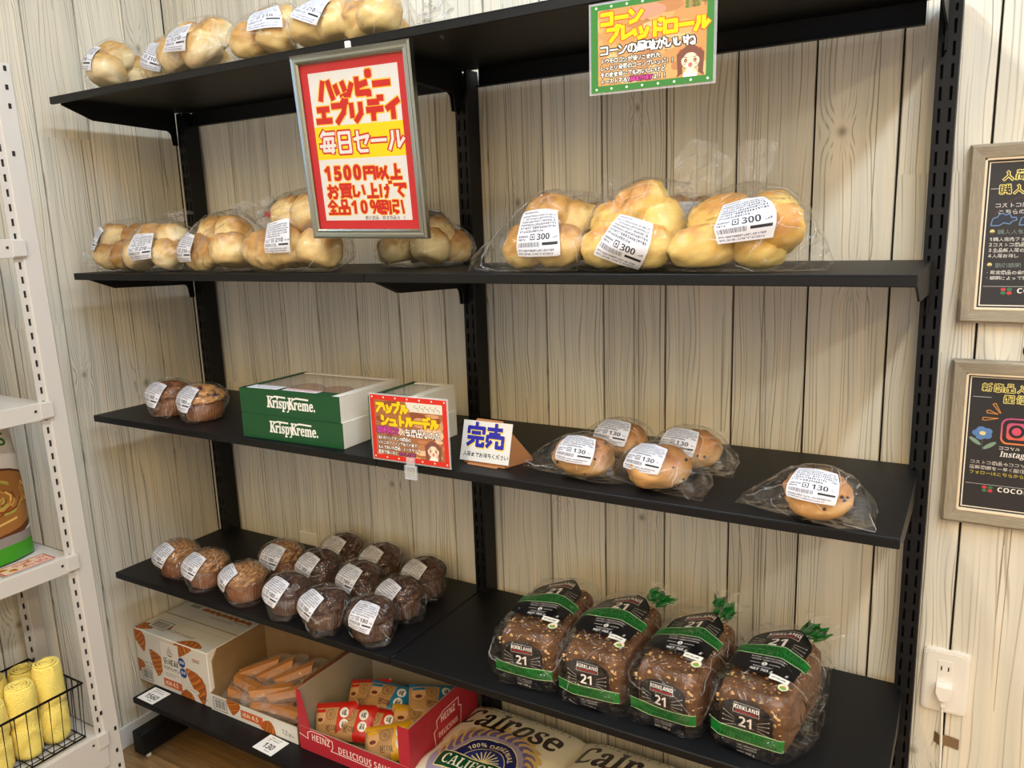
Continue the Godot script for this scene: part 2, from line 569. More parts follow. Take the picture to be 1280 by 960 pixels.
func build_room():
	var st := begin()
	span_box(st, Vector3(-0.3, 0, -0.2), Vector3(4.6, CEIL_Y, BACK_Z - 0.0065))
	var wb = struct("wall_back", st, M.groove, "back wall of whitewashed vertical wooden boards")
	st = begin()
	span_box(st, Vector3(-0.3, 0, -0.03), Vector3(LEFT_X - 0.0065, CEIL_Y, 6.4))
	var wl = struct("wall_left", st, M.groove, "left wall of whitewashed vertical wooden boards")
	# boards of the back wall, joints every 132.5 mm
	var x := 0.9364 - 8 * 0.1325
	var k := 0
	while x < 4.3:
		var a := maxf(x, LEFT_X)
		var w := x + 0.1325 - a
		partm("plank", plank_mesh([2, 5, 0, 3, 6, 1, 4, 7][(k * 3) % 8], w, CEIL_Y, [0.0, 0.37, 0.71, 0.2, 0.55][k % 5]), M.planks, wb, Transform3D(Basis(), Vector3(a, 0, BACK_Z)))
		x += 0.1325
		k += 1
	# boards of the left wall
	var z := BACK_Z
	k = 0
	while z < 6.0:
		var w := 0.119 if k == 0 else 0.1295
		partm("plank", plank_mesh([1, 4, 5, 3, 7, 0, 2, 6][(k * 3) % 8], w, CEIL_Y, [0.3, 0.05, 0.62, 0.45, 0.8][k % 5]), M.planks, wl, Transform3D(Basis(Vector3.UP, PI / 2), Vector3(LEFT_X, 0, z + w)))
		z += w
		k += 1
	st = begin()
	span_box(st, Vector3(4.4, 0, -0.2), Vector3(4.6, CEIL_Y, 6.4))
	struct("wall_right", st, M.plaster, "plain plaster wall on the right side of the shop")
	# shop front: a wall with one wide window
	st = begin()
	span_box(st, Vector3(-0.3, 0, 6.2), Vector3(0.2, CEIL_Y, 6.4))
	span_box(st, Vector3(4.1, 0, 6.2), Vector3(4.6, CEIL_Y, 6.4))
	span_box(st, Vector3(0.2, 0, 6.2), Vector3(4.1, 0.5, 6.4))
	span_box(st, Vector3(0.2, 2.4, 6.2), Vector3(4.1, CEIL_Y, 6.4))
	struct("wall_front", st, M.plaster, "plain plaster wall with the shop window, behind the viewer")
	var win = Node3D.new()
	win.name = "window_1"
	win.set_meta("kind", "structure")
	win.set_meta("label", "wide shop window behind the viewer")
	add_child(win)
	win.position = Vector3(2.15, 1.45, 6.3)
	for q in [[Vector3(0, 0.93, 0), Vector3(3.9, 0.04, 0.06)], [Vector3(0, -0.93, 0), Vector3(3.9, 0.04, 0.06)], [Vector3(-1.93, 0, 0), Vector3(0.04, 1.82, 0.06)], [Vector3(1.93, 0, 0), Vector3(0.04, 1.82, 0.06)], [Vector3(0, 0, 0), Vector3(0.04, 1.82, 0.06)]]:
		st = begin()
		cbox(st, q[0], q[1], 0.004)
		part("window_frame", st, M.white_metal, win)
	for px in [-0.965, 0.965]:
		st = begin()
		cbox(st, Vector3(px, 0, 0), Vector3(1.89, 1.82, 0.006), 0.0)
		part("pane", st, M.pane, win)
	var day := AreaLight3D.new()
	day.name = "daylight"
	day.area_size = Vector2(3.8, 1.8)
	day.area_normalize_energy = true
	day.light_energy = LAMP_POWER * DAYLIGHT
	day.light_color = Color(0.80, 0.90, 1.0)
	day.shadow_enabled = true
	day.set("area_range", 14.0)
	day.position = Vector3(0, 0, -0.12)
	win.add_child(day)
	st = begin()
	span_box(st, Vector3(-0.3, CEIL_Y, -0.2), Vector3(4.6, CEIL_Y + 0.1, 6.4))
	struct("ceiling", st, M.ceiling, "plain white ceiling of the shop")
	st = begin()
	span_box(st, Vector3(-0.3, -0.1, -0.2), Vector3(4.6, -0.008, 6.4))
	var fl = struct("floor", st, M.groove, "brown wooden floor of long boards")
	var fm := {}
	for i in range(0, 51):
		for j in 4:
			var z0 := -0.03 + i * 0.123
			var x0: float = -0.08 + j * 1.2 - (0.6 if i % 2 else 0.0)
			var x1 := minf(x0 + 1.2, 4.45)
			x0 = maxf(x0, -0.08)
			if x1 - x0 < 0.05:
				continue
			var v: int = (i * 7 + j * 3) % 4
			var key := "%d %.3f" % [v, x1 - x0]
			if not fm.has(key):
				var s := begin()
				var uv := [Vector2(0, v * 0.25 + 0.245), Vector2(1, v * 0.25 + 0.245), Vector2(1, v * 0.25 + 0.005), Vector2(0, v * 0.25 + 0.005)]
				var L := x1 - x0 - 0.001
				face(s, [Vector3(0.001, 0, 0.122), Vector3(L, 0, 0.122), Vector3(L, 0, 0.001), Vector3(0.001, 0, 0.001)], Vector3.UP, uv)
				face(s, [Vector3(0.001, 0, 0.122), Vector3(L, 0, 0.122), Vector3(L, -0.008, 0.122), Vector3(0.001, -0.008, 0.122)], Vector3.BACK, uv)
				face(s, [Vector3(L, 0, 0.001), Vector3(L, 0, 0.122), Vector3(L, -0.008, 0.122), Vector3(L, -0.008, 0.001)], Vector3.RIGHT, uv)
				fm[key] = done(s)
			partm("floorboard", fm[key], M.floor_wood, fl, Transform3D(Basis(), Vector3(x0, 0, z0)))
	st = begin()
	span_box(st, Vector3(LEFT_X, 0, BACK_Z - 0.004), Vector3(LEFT_X + 0.008, 0.062, 6.2), 0.002)
	struct("baseboard_left", st, M.base_white, "white baseboard at the foot of the left wall")
	st = begin()
	span_box(st, Vector3(LEFT_X, 0, BACK_Z), Vector3(4.4, 0.062, BACK_Z + 0.008), 0.002)
	struct("baseboard_back", st, M.base_white, "white baseboard at the foot of the back wall")

# ---------------------------------------------------------------- black shelving
const BAYS := [[0.0, 0.8985], [0.9005, 1.797]]
const PLACE := ["", "top", "second", "third", "fourth", "lowest"]
func build_shelving():
	for i in 3:
		var x0: float = [0.005, 0.8925, 1.782][i]
		var t = thing("upright", ["left black slotted upright of the shelving, next to the room corner", "middle black slotted upright between the two shelf bays", "right black slotted upright of the shelving, beside the framed boards"][i], "upright", Vector3(x0, 0, 0))
		var H := SHELF_Y[1] - 0.0045
		var st := begin()
		# channel: back, two sides, and a face with two rows of slots
		span_box(st, Vector3(0, 0.02, -0.012), Vector3(0.0016, H, 0.0285))
		span_box(st, Vector3(0.0294, 0.02, -0.012), Vector3(0.031, H, 0.0285))
		span_box(st, Vector3(0, 0.02, -0.0135), Vector3(0.031, H, -0.012))
		for c in [[0.0, 0.0062], [0.0102, 0.0208], [0.0248, 0.031]]:
			span_box(st, Vector3(c[0], 0.02, 0.0285), Vector3(c[1], H, 0.03))
		var y := 0.02
		while y < H - 0.03:
			for c in [[0.0062, 0.0102], [0.0208, 0.0248]]:
				span_box(st, Vector3(c[0], y, 0.0285), Vector3(c[1], y + 0.011, 0.03))
			y += 0.032
		part("channel", st, M.black_metal, t)
		st = begin()
		span_box(st, Vector3(0.002, 0.03, 0.012), Vector3(0.029, H - 0.01, 0.014))
		part("slot_backing", st, M.slot_dark, t)
		st = begin()
		cbox(st, Vector3(0.0155, 0.052, 0.205), Vector3(0.042, 0.064, 0.34), 0.003)
		part("floor_leg", st, M.black_metal, t)
		st = begin()
		cbox(st, Vector3(0.0155, 0.01, 0.35), Vector3(0.012, 0.02, 0.012), 0.002)
		part("levelling_foot", st, M.plastic_white, t)
	for s in range(1, 6):
		for b in 2:
			build_shelf(s, b)

func build_shelf(s: int, b: int):
	var x0: float = BAYS[b][0]
	var L: float = BAYS[b][1] - x0
	var t = thing("shelf", "black metal shelf, %s from the top, in the %s bay" % [["", "first", "second", "third", "fourth", "fifth"][s], ["left", "right"][b]], "shelf", Vector3(x0, SHELF_Y[s], 0))
	var st := begin()
	cbox(st, Vector3(L / 2, -0.0012, SHELF_D / 2), Vector3(L, 0.0024, SHELF_D), 0.0008)
	part("board", st, M.black_metal, t)
	st = begin()
	cbox(st, Vector3(L / 2, -0.0085, SHELF_D - 0.0045), Vector3(L, 0.0145, 0.009), 0.0012)
	part("front_lip", st, M.black_metal, t)
	st = begin()
	cbox(st, Vector3(L / 2, -0.02, 0.001), Vector3(L - 0.07, 0.036, 0.002), 0.0005)
	cbox(st, Vector3(L / 2, -0.0375, 0.008), Vector3(L - 0.07, 0.002, 0.014), 0.0005)
	part("back_flange", st, M.black_metal, t)
	for e in 2:
		st = begin()
		var q := [Vector2(0.335, -0.0026), Vector2(0.335, -0.015), Vector2(0.262, -0.043), Vector2(0.075, -0.05)]
		for i in 6:
			var a := PI / 2 * i / 5.0
			q.append(Vector2(0.063 - sin(a) * 0.014, -0.064 + cos(a) * 0.014))
		q.append_array([Vector2(0.046, -0.086), Vector2(0.0315, -0.086), Vector2(0.0315, -0.0026)])
		prism(st, q, Vector3(0.0015 if e == 0 else L - 0.0045, 0, 0), Vector3.BACK, Vector3.UP, Vector3(0.003, 0, 0))
		part("side_bracket", st, M.black_metal, t)

# ---------------------------------------------------------------- white rack at the left wall
func rack_post(t: Node3D, x: float, zf: float, zb: float, hstep: float, perf: bool):
	var st := begin()
	# flange with the slots, then the plain strip a little proud of it
	var zs := zf - 0.017
	cbox(st, Vector3(x - 0.004, 0.86, (zs + zb) / 2), Vector3(0.008, 1.72, zs - zb), 0.002)
	span_box(st, Vector3(x - 0.006, 0.0, zs), Vector3(x - 0.0035, 1.72, zs + 0.004))
	span_box(st, Vector3(x - 0.006, 0.0, zs + 0.0095), Vector3(x - 0.0035, 1.72, zf))
	var y := 0.0
	while y < 1.71:
		span_box(st, Vector3(x - 0.006, y, zs + 0.004), Vector3(x - 0.0035, y + hstep * 0.5, zs + 0.0095))
		y += hstep
	cbox(st, Vector3(x - 0.02, 0.86, zb + 0.001), Vector3(0.032, 1.72, 0.002), 0.0)
	var lean := Transform3D(Basis(Vector3.RIGHT, 0.018), Vector3(0, 0.0, -0.006))
	part("post", st, M.rack_metal, t, lean)
	st = begin()
	span_box(st, Vector3(x - 0.0075, 0.02, zs + 0.001), Vector3(x - 0.0065, 1.71, zf - 0.001))
	part("slot_backing", st, M.rack_dark, t, lean)

func build_rack():
	var t = thing("storage_rack", "white metal storage rack with slotted posts at the left edge of the picture", "rack", Vector3.ZERO)
	rack_post(t, 0.205, 0.578, 0.524, 0.0285, true)
	rack_post(t, -0.03, 0.578, 0.532, 0.0285, true)
	rack_post(t, 0.205, 1.478, 1.432, 0.0285, true)
	rack_post(t, -0.03, 1.478, 1.432, 0.0285, true)
	for y in [1.375, 1.042, 0.70, 0.262]:
		var dz: float = y * 0.018 - 0.006
		var st := begin()
		span_box(st, Vector3(-0.06, y - 0.006, 0.556 + dz), Vector3(0.205, y - 0.004, 1.46 + dz))
		var lip := 0.037 if y > 0.5 else 0.085
		cbox(st, Vector3(0.2065, y - lip / 2, 1.01 + dz), Vector3(0.003, lip, 0.905), 0.001)
		cbox(st, Vector3(0.201, y - 0.001, 1.01 + dz), Vector3(0.012, 0.002, 0.905), 0.0008)
		span_box(st, Vector3(-0.06, y - 0.034, 0.556 + dz), Vector3(0.205, y - 0.004, 0.558 + dz))
		part("shelf_panel", st, M.rack_metal, t)
		st = begin()
		cbox(st, Vector3(0.209, y - 0.018, 0.567 + dz), Vector3(0.003, 0.032, 0.026), 0.0008)
		part("shelf_clip", st, M.rack_metal, t)
		st = begin()
		cbox(st, Vector3(0.2085, y - 0.016, 0.590 + dz), Vector3(0.0016, 0.005, 0.005), 0.0006)
		part("rivet_hole", st, M.rack_dark, t)
	var st: SurfaceTool
	for p in [Vector2(0.534, 0.255), Vector2(0.538, 0.20), Vector2(0.538, 0.16), Vector2(0.56, 0.31), Vector2(0.536, 1.70), Vector2(0.538, 1.665), Vector2(0.538, 1.63), Vector2(0.546, 1.54)]:
		st = begin()
		cbox(st, Vector3(0.2051, p.y, p.x + p.y * 0.018 - 0.006), Vector3(0.0014, 0.010, 0.006), 0.0005)
		part("keyhole", st, M.rack_dark, t)

# ---------------------------------------------------------------- flat print: a canvas that fills polygons, and lettering
class Canvas:
	var im: Image
	var w: int
	var h: int
	var xf := Transform2D()
	func _init(ww: int, hh: int, c: Color):
		w = ww
		h = hh
		im = Image.create(w, h, false, Image.FORMAT_RGB8)
		im.fill(c)
	func rect(x: float, y: float, rw: float, rh: float, c: Color):
		poly([PackedVector2Array([Vector2(x, y), Vector2(x + rw, y), Vector2(x + rw, y + rh), Vector2(x, y + rh)])], c)
	# even-odd scanline fill
	func poly(contours: Array, c: Color):
		var seg := []
		var lo := 1e9
		var hi := -1e9
		for k in contours:
			var n: int = k.size()
			for i in n:
				var a: Vector2 = xf * k[i]
				var b: Vector2 = xf * k[(i + 1) % n]
				lo = minf(lo, a.y)
				hi = maxf(hi, a.y)
				if absf(a.y - b.y) > 1e-6:
					seg.append([a, b] if a.y < b.y else [b, a])
		for y in range(maxi(0, int(floor(lo))), mini(h - 1, int(ceil(hi))) + 1):
			var yc := y + 0.5
			var xs := []
			for s in seg:
				if s[0].y <= yc and s[1].y > yc:
					xs.append(s[0].x + (s[1].x - s[0].x) * (yc - s[0].y) / (s[1].y - s[0].y))
			xs.sort()
			for i in range(0, xs.size() - 1, 2):
				var x0 := maxi(0, int(round(xs[i])))
				var x1 := mini(w, int(round(xs[i + 1])))
				if x1 > x0:
					im.fill_rect(Rect2i(x0, y, x1 - x0, 1), c)
	func oval(x: float, y: float, rx: float, ry: float, c: Color, turn := 0.0):
		var p := PackedVector2Array()
		for i in 28:
			var a := TAU * i / 28
			p.append(Vector2(x, y) + Vector2(cos(a) * rx, sin(a) * ry).rotated(turn))
		poly([p], c)
	func line(a: Vector2, b: Vector2, t: float, c: Color, cap := 0.0):
		var d := (b - a).normalized() if a.distance_to(b) > 1e-5 else Vector2.RIGHT
		var n := Vector2(-d.y, d.x) * t * 0.5
		poly([PackedVector2Array([a - d * cap + n, b + d * cap + n, b + d * cap - n, a - d * cap - n])], c)
	func path(pts: Array, t: float, c: Color, round_ := false):
		for i in pts.size() - 1:
			line(pts[i], pts[i + 1], t, c, 0.0 if round_ else t * 0.3)
			if round_:
				oval(pts[i].x, pts[i].y, t * 0.5, t * 0.5, c)
				oval(pts[i + 1].x, pts[i + 1].y, t * 0.5, t * 0.5, c)
	func tex() -> ImageTexture:
		return ImageTexture.create_from_image(im)

# strokes of the Japanese letters on the signs: points are digit pairs on a ten by ten grid
const JP := {
	"ハ": "3219 6289", "ッ": "0417 4356 947839", "ピ": "2228 7425 28488889 8081919080", "ー": "1595", "エ": "2383 5358 1898", "ブ": "12827539 7081 9091", "フ": "12827539", "プ": "12827539 8081919080",
	"リ": "2227 727649", "デ": "2272 1595 554749 8081 9091", "テ": "2272 1595 554749", "イ": "8225 5459", "毎": "3012 2191 332888 338379 0696 5358", "日": "2129 2181 8189 2585 2989", "セ": "149376 31384989", "ル": "323519 626895",
	"円": "1219 1292 9299 5255 1595", "以": "1218 1845 4355 827549 7699", "上": "5159 5585 1999", "お": "1363 313829175575877959 7294", "買": "1191 1113 9193 1393 4143 6163 2428 8488 2484 2686 2888 3819 6899",
	"い": "12184856 8297", "け": "1219 4484 72766959", "げ": "1219 4474 62665949 8081 9091", "で": "12925446 4679 7283 9294", "全": "5014 5094 3474 3777 5459 1999", "品": "3034 3070 7074 3474 0509 0545 4549 0949 5559 5595 9599 5999",
	"割": "0161 0103 6163 1353 1555 0666 3136 1819 1858 5859 1959 7177 9199 9989", "引": "1151 5154 1454 1418 1758 5839 8199", "コ": "1282 8288 1888", "ン": "1234 195893", "レ": "212895", "ド": "4149 4586 7081 9091", "ト": "4149 4586",
	"ロ": "1218 1282 8288 1888", "の": "52482816235283968869", "風": "2118 1809 2181 8198 3364 3474 3437 7477 3777 5458 2878", "味": "0207 0242 4247 0747 5393 5595 7179 7559 7599", "が": "1363675948 413519 7396 8082 9192", "か": "1363675948 413519 7396",
	"ね": "2129 033307 165383959879587799", "ウ": "5153 1316 1393 938659", "モ": "2282 1595 424889", "シ": "1233 1435 195894", "練": "3022 2214 1444 3449 5292 7179 5494 5496 9496 5696 7659 7699", "り": "2227 727649", "こ": "2373 161889",
	"ま": "1383 1585 515829274789", "れ": "2129 033307 165372778899", "た": "1363 4119 5585 568999", "だ": "1363 4119 5585 568999 7081 9091", "し": "2128498896", "っ": "256586775849", "と": "3155 8335273989", "食": "5014 5094 4464 2429 2474 7477 2676 2777 4899",
	"感": "1117 1191 7187 3363 3454 3436 5456 3656 2839 4869 7879", "そ": "2272 7225 2585 85475979", "べ": "0735 3598 7374 9394", "へ": "0735 3598", "て": "1292545679", "も": "4148598996 1464 1767", "す": "1292 515736355557 5739", "る": "227217558688594868",
	"増": "2128 0444 0847 6162 8182 5393 5356 9396 5696 7376 6769 6797 6999 9799", "よ": "515829274789 5484", "ど": "3155 8335273989 7081 9091", "ア": "129264 5419", "ュ": "2575 7579 1999", "期": "1117 4147 0252 1444 0757 2819 3859 6167 6759 6191 9199 6494 6797",
	"間": "1119 1141 4144 1444 5191 5154 5494 9199 3538 3565 6568 3868 3666", "限": "1119 114124 244627 5181 8184 5484 5159 5968 6699", "定": "5052 1214 1292 9294 3474 5458 5686 3519 2899", "人": "515419 5499", "気": "3013 2282 2474 1575 757898 3769 6739",
	"商": "5051 1191 3243 7262 1319 1393 9399 3739 3767 6769 3969 4445", "な": "1353 3116 7293 65685938476979", "完": "5051 1214 1292 9294 3474 1696 4719 6769 6999 9998", "売": "1282 5054 2474 1517 1595 9597 3719 6769 6999 9998", "入": "415255 5519 5599",
	"荷": "1191 3032 7072 2316 1519 3494 8489 8979 4548 4565 6568 4868", "待": "3012 3316 2529 5292 7174 4494 4696 8589 8979 5768", "ち": "1282 4126 266585885969", "く": "712579", "さ": "1383 5177 37385979", "購": "0107 0131 3137 0333 0535 0737 1809 2839 4292 4494 6064 8084 5599 5595 9599 7579 4797",
	"新": "2022 0252 1213 4233 0454 0656 2429 2708 2747 9062 6167 6759 6595 8589", "配": "0151 0309 0353 5359 0959 0757 2135 3136 6191 9195 6595 6569 6999 9998", "信": "3014 2529 6061 4292 5484 5686 5859 5888 8889 5989", "低": "3014 2529 8051 4148 4868 5494 6499 4959",
	"糖": "2129 0434 0617 3647 5191 5159 6383 7179 6585 6799 6999", "質": "1141 6191 1418 3134 8184 2444 2484 2428 8488 2686 2888 3819 6899", "ク": "4125 3282 8259", "ワ": "1215 1292 926659", "サ": "1393 3136 7559 7175", "個": "3014 2529 4149 4191 9199 4999 5484 6466 5868", "ス": "2272 7219 5589",
	"ツ": "1234 4245 925779", "マ": "1292 9255 3368", "タ": "4125 3282 8259 4467", "に": "1219 4383 4889", "は": "1219 4494 7178 48679988", "ば": "1219 4494 7178 48679988", "を": "1383 4127 2565 6559 8448 4989", "ィ": "8437 5659", "!": "4146 4849", "・": "4555", "ら": "4162 2326 266575878939", "や": "1584869768 5163 3359", "早": "2125 2181 8185 2383 2585 1797 5659", "店": "5051 1191 1119 5356 5475 3686 3639 8689 3989", "ん": "5119 1666 666889", "ほ": "1219 4292 4595 7279 486879998749", "ろ": "22721565868959", "一": "1595", "ォ": "2484 6269 6539", "グ": "4125 3282 8259 7081 9091", "パ": "3219 6289 8081919080", "ナ": "1393 5155 5529", "メ": "7219 3478", "ラ": "2272 1484 844959",
}
# the strokes of one line of Japanese; size = height of a letter; wide = its width as a share of the height
func jp(c: Canvas, s: String, x: float, y: float, size: float, t: float, col: Color, wide := 1.0, step := 1.06):
	var px := x
	for ch in s:
		if JP.has(ch):
			for st in JP[ch].split(" "):
				var pts := []
				for i in range(0, st.length() - 1, 2):
					pts.append(Vector2(px + (0.5 + int(st[i])) / 10.0 * size * wide, y + (0.5 + int(st[i + 1])) / 10.0 * size))
				c.path(pts, t, col)
		elif ch != " ":
			latin(c, ch, px + size * wide * 0.06, y + size * 0.93, size * 1.16, col, "sans_bold", wide * 0.98, 0.0, maxf(0.0, t - size * 0.12))
			px -= size * wide * step * 0.22
		px += size * wide * step

# outlined lettering: a wide pass in the rim colour, then the face
func jp2(c: Canvas, s: String, x: float, y: float, size: float, t: float, face_col: Color, rim: Color, grow: float, wide := 1.0, step := 1.06):
	jp(c, s, x, y, size, t + grow, rim, wide, step)
	jp(c, s, x, y, size, t, face_col, wide, step)

var fonts := {}
var glyphs := {}
func font(which: String) -> RID:
	if not fonts.has(which):
		var f := SystemFont.new()
		f.font_names = PackedStringArray(["Droid Serif" if which.begins_with("serif") else "Droid Sans"])
		f.font_weight = 700 if which.ends_with("bold") else 400
		fonts[which] = f
	return fonts[which].get_rids()[0]

func glyph(ch: String, which: String) -> Array:
	var key := which + ch
	if glyphs.has(key):
		return glyphs[key]
	var ts := TextServerManager.get_primary_interface()
	var rid := font(which)
	var gi := ts.font_get_glyph_index(rid, 64, ch.unicode_at(0), 0)
	var d := ts.font_get_glyph_contours(rid, 64, gi)
	var out := []
	if d.has("points"):
		var pts: PackedVector3Array = d.points
		var from := 0
		for e in d.contours:
			var q := PackedVector2Array()
			var raw := []
			for i in range(from, e + 1):
				raw.append(pts[i])
			from = e + 1
			var n := raw.size()
			# conic curves: two off-curve points in a row have an on-curve point between them
			var full := []
			for i in n:
				var a: Vector3 = raw[i]
				var b: Vector3 = raw[(i + 1) % n]
				full.append(a)
				if int(a.z) != 1 and int(b.z) != 1:
					full.append(Vector3((a.x + b.x) / 2, (a.y + b.y) / 2, 1))
			var m := full.size()
			var st := 0
			while st < m and int(full[st].z) != 1:
				st += 1
			for k in m:
				var a: Vector3 = full[(st + k) % m]
				if int(a.z) == 1:
					q.append(Vector2(a.x, a.y) / 64.0)
				else:
					var p0: Vector3 = full[(st + k - 1 + m) % m]
					var p2: Vector3 = full[(st + k + 1) % m]
					for j in [0.25, 0.5, 0.75]:
						q.append(Vector2(p0.x, p0.y).lerp(Vector2(a.x, a.y), j).lerp(Vector2(a.x, a.y).lerp(Vector2(p2.x, p2.y), j), j) / 64.0)
			out.append(q)
	var adv: float = ts.font_get_glyph_advance(rid, 64, gi).x / 64.0
	glyphs[key] = [out, adv]
	return glyphs[key]

func latin_width(s: String, size: float, which: String, wide := 1.0, gap := 0.0) -> float:
	var x := 0.0
	for ch in s:
		x += glyph(ch, which)[1] * size * wide + gap
	return x

# Latin lettering on its baseline; slant leans it; fat thickens the outline
func latin(c: Canvas, s: String, x: float, y: float, size: float, col: Color, which := "sans_bold", wide := 1.0, slant := 0.0, fat := 0.0, gap := 0.0):
	for ch in s:
		var g = glyph(ch, which)
		var cs := []
		for k in g[0]:
			var q := PackedVector2Array()
			for p in k:
				q.append(Vector2(x + (p.x - p.y * slant) * size * wide, y + p.y * size))
			cs.append(q)
		if cs.size():
			c.poly(cs, col)
			if fat > 0.0:
				for q in cs:
					for i in q.size():
						c.line(q[i], q[(i + 1) % q.size()], fat, col, fat * 0.5)
		x += g[1] * size * wide + gap

func latin_mid(c: Canvas, s: String, x: float, y: float, size: float, col: Color, which := "sans_bold", wide := 1.0, slant := 0.0, fat := 0.0, gap := 0.0):
	latin(c, s, x - latin_width(s, size, which, wide, gap) * 0.5, y, size, col, which, wide, slant, fat, gap)

# lettering round a circle, from angle a0 on (radians, 0 at the top)
func latin_arc(c: Canvas, s: String, cx: float, cy: float, r: float, size: float, col: Color, which := "sans_bold", squash := 1.0, wide := 1.0):
	var total := latin_width(s, size, which, wide)
	var a := -total / r * 0.5
	var keep := c.xf
	for ch in s:
		var adv: float = glyph(ch, which)[1] * size * wide
		var m := a + adv / r * 0.5
		c.xf = keep * Transform2D(0.0, Vector2(1, squash), 0.0, Vector2(cx, cy)) * Transform2D(m, Vector2.ZERO) * Transform2D(0.0, Vector2(0, -r))
		latin(c, ch, -adv * 0.5, 0, size, col, which, wide)
		a += adv / r
	c.xf = keep

# lines of print too small to read: short marks
func fine_print(c: Canvas, x: float, y: float, w: float, lines: int, pitch: float, hgt: float, col: Color, r: RandomNumberGenerator, last := 0.7):
	for i in lines:
		var px := x
		var end := x + w * (r.randf_range(last, 1.0) if i == lines - 1 else 1.0)
		while px < end:
			var mw := hgt * r.randf_range(0.55, 0.95)
			for k in 3:
				if r.randf() < 0.75:
					c.rect(px, y + i * pitch + hgt * k * 0.36, mw, hgt * 0.24, col)
			if r.randf() < 0.6:
				c.rect(px + mw * r.randf_range(0.2, 0.6), y + i * pitch, hgt * 0.26, hgt, col)
			px += mw + hgt * 0.22

func barcode(c: Canvas, x: float, y: float, w: float, h: float, col: Color, r: RandomNumberGenerator):
	var px := x
	while px < x + w:
		var b := r.randf_range(0.012, 0.03) * w
		c.rect(px, y, b, h, col)
		px += b + r.randf_range(0.012, 0.035) * w

# the white price stickers: print, price, bar code
func sticker(price: String, seed_: int) -> StandardMaterial3D:
	var key := "sticker" + price
	if M.has(key):
		return M[key]
	var r := RandomNumberGenerator.new()
	r.seed = seed_
	var c := Canvas.new(300, 300, Color(0.82, 0.82, 0.845))
	var ink := Color(0.25, 0.25, 0.30)
	fine_print(c, 16, 14, 170, 1, 20, 13, ink, r)
	fine_print(c, 16, 42, 262, 6, 21, 14, Color(0.17, 0.17, 0.21), r, 0.4)
	fine_print(c, 14, 178, 70, 2, 18, 11, ink, r)
	# boxed mark in front of the price
	c.rect(100, 172, 34, 34, Color(0.12, 0.12, 0.15))
	c.rect(105, 177, 24, 24, Color(0.82, 0.82, 0.845))
	c.rect(112, 184, 10, 11, Color(0.12, 0.12, 0.15))
	latin(c, price, 146, 207, 46, Color(0.10, 0.10, 0.12), "sans_bold", 1.2)
	fine_print(c, 252, 190, 34, 1, 12, 12, ink, r)
	barcode(c, 14, 218, 150, 26, ink, r)
	c.rect(186, 222, 100, 15, Color(0.08, 0.08, 0.10))
	fine_print(c, 14, 258, 250, 2, 19, 11, Color(0.36, 0.36, 0.42), r)
	M[key] = print_mat(c.tex(), 0.55)
	M[key].cull_mode = BaseMaterial3D.CULL_DISABLED
	return M[key]

# ---------------------------------------------------------------- things on the wall at the right
func build_wall_things():
	frame_board("upper grey-wood picture frame on the right wall holding a black notice", "framed notice", Vector3(1.836, 1.469, BACK_Z + 0.001), 0.215, 0.279, notice_one())
	frame_board("lower grey-wood picture frame on the right wall with a flower and a camera logo", "framed notice", Vector3(1.834, 1.129, BACK_Z + 0.001), 0.215, 0.279, notice_two())
	# black bent hook above the lower frame
	var st := begin()
	var pts := []
	for i in 15:
		var a := PI * 0.45 + PI * 1.25 * i / 14.0
		pts.append(Vector3(1.944 + cos(a) * 0.0125, 1.1475 + sin(a) * 0.0135, BACK_Z + 0.006))
	tube(st, pts, 0.0017, 8)
	tag(part("wire_hook", st, M.wire, self), "small black wire hook on the wall above the lower frame", "hook")
	outlet()

func frame_board(label: String, cat: String, tl: Vector3, w: float, h: float, face_m: Material):
	var t = thing("picture_frame", label, "picture frame", tl + Vector3(w / 2, -h / 2, 0))
	var b := 0.021
	var d := 0.016
	var hw := w / 2
	var hh := h / 2
	# four mitred bars, grain along each
	for k in 4:
		var st := begin()
		var L := hw if k % 2 == 0 else hh
		var H := hh if k % 2 == 0 else hw
		var R := Basis(Vector3.BACK, PI / 2 * k)
		var o := [Vector3(-L, H, 0.0), Vector3(L, H, 0.0), Vector3(L - b, H - b, 0.0), Vector3(-L + b, H - b, 0.0)]
		var f := [Vector3(-L, H, d * 0.8), Vector3(L, H, d * 0.8), Vector3(L - 0.004, H - 0.004, d), Vector3(-L + 0.004, H - 0.004, d), Vector3(L - b, H - b, d * 0.86), Vector3(-L + b, H - b, d * 0.86)]
		var uv := func(p: Vector3): return Vector2(p.x / 0.25 + k * 0.3, p.y / 0.03)
		for q in [[f[0], f[1], f[2], f[3], Vector3(0, 1, 1)], [f[3], f[2], f[4], f[5], Vector3.BACK], [o[0], o[1], f[1], f[0], Vector3.UP], [o[3], o[2], f[4], f[5], Vector3.DOWN]]:
			var pts: Array = [q[0], q[1], q[2], q[3]]
			face(st, pts.map(func(p): return R * p), R * (q[4] as Vector3), pts.map(uv))
		part("frame_bar", st, M.frame_wood, t)
	var st := begin()
	for k in 4:
		var R := Basis(Vector3.BACK, PI / 2 * k)
		var L := (hw if k % 2 == 0 else hh) - b
		var H := (hh if k % 2 == 0 else hw) - b
		cbox(st, Vector3(0, H - 0.002, d * 0.40), Vector3(L * 2, 0.004, d * 0.78), 0.0008, Transform3D(R, Vector3.ZERO))
	part("inner_lip", st, M.frame_lip, t)
	sheet(t, "notice", w - 2 * b, h - 2 * b, 0.003, face_m, Transform3D(Basis(), Vector3(0, 0, 0.003)))

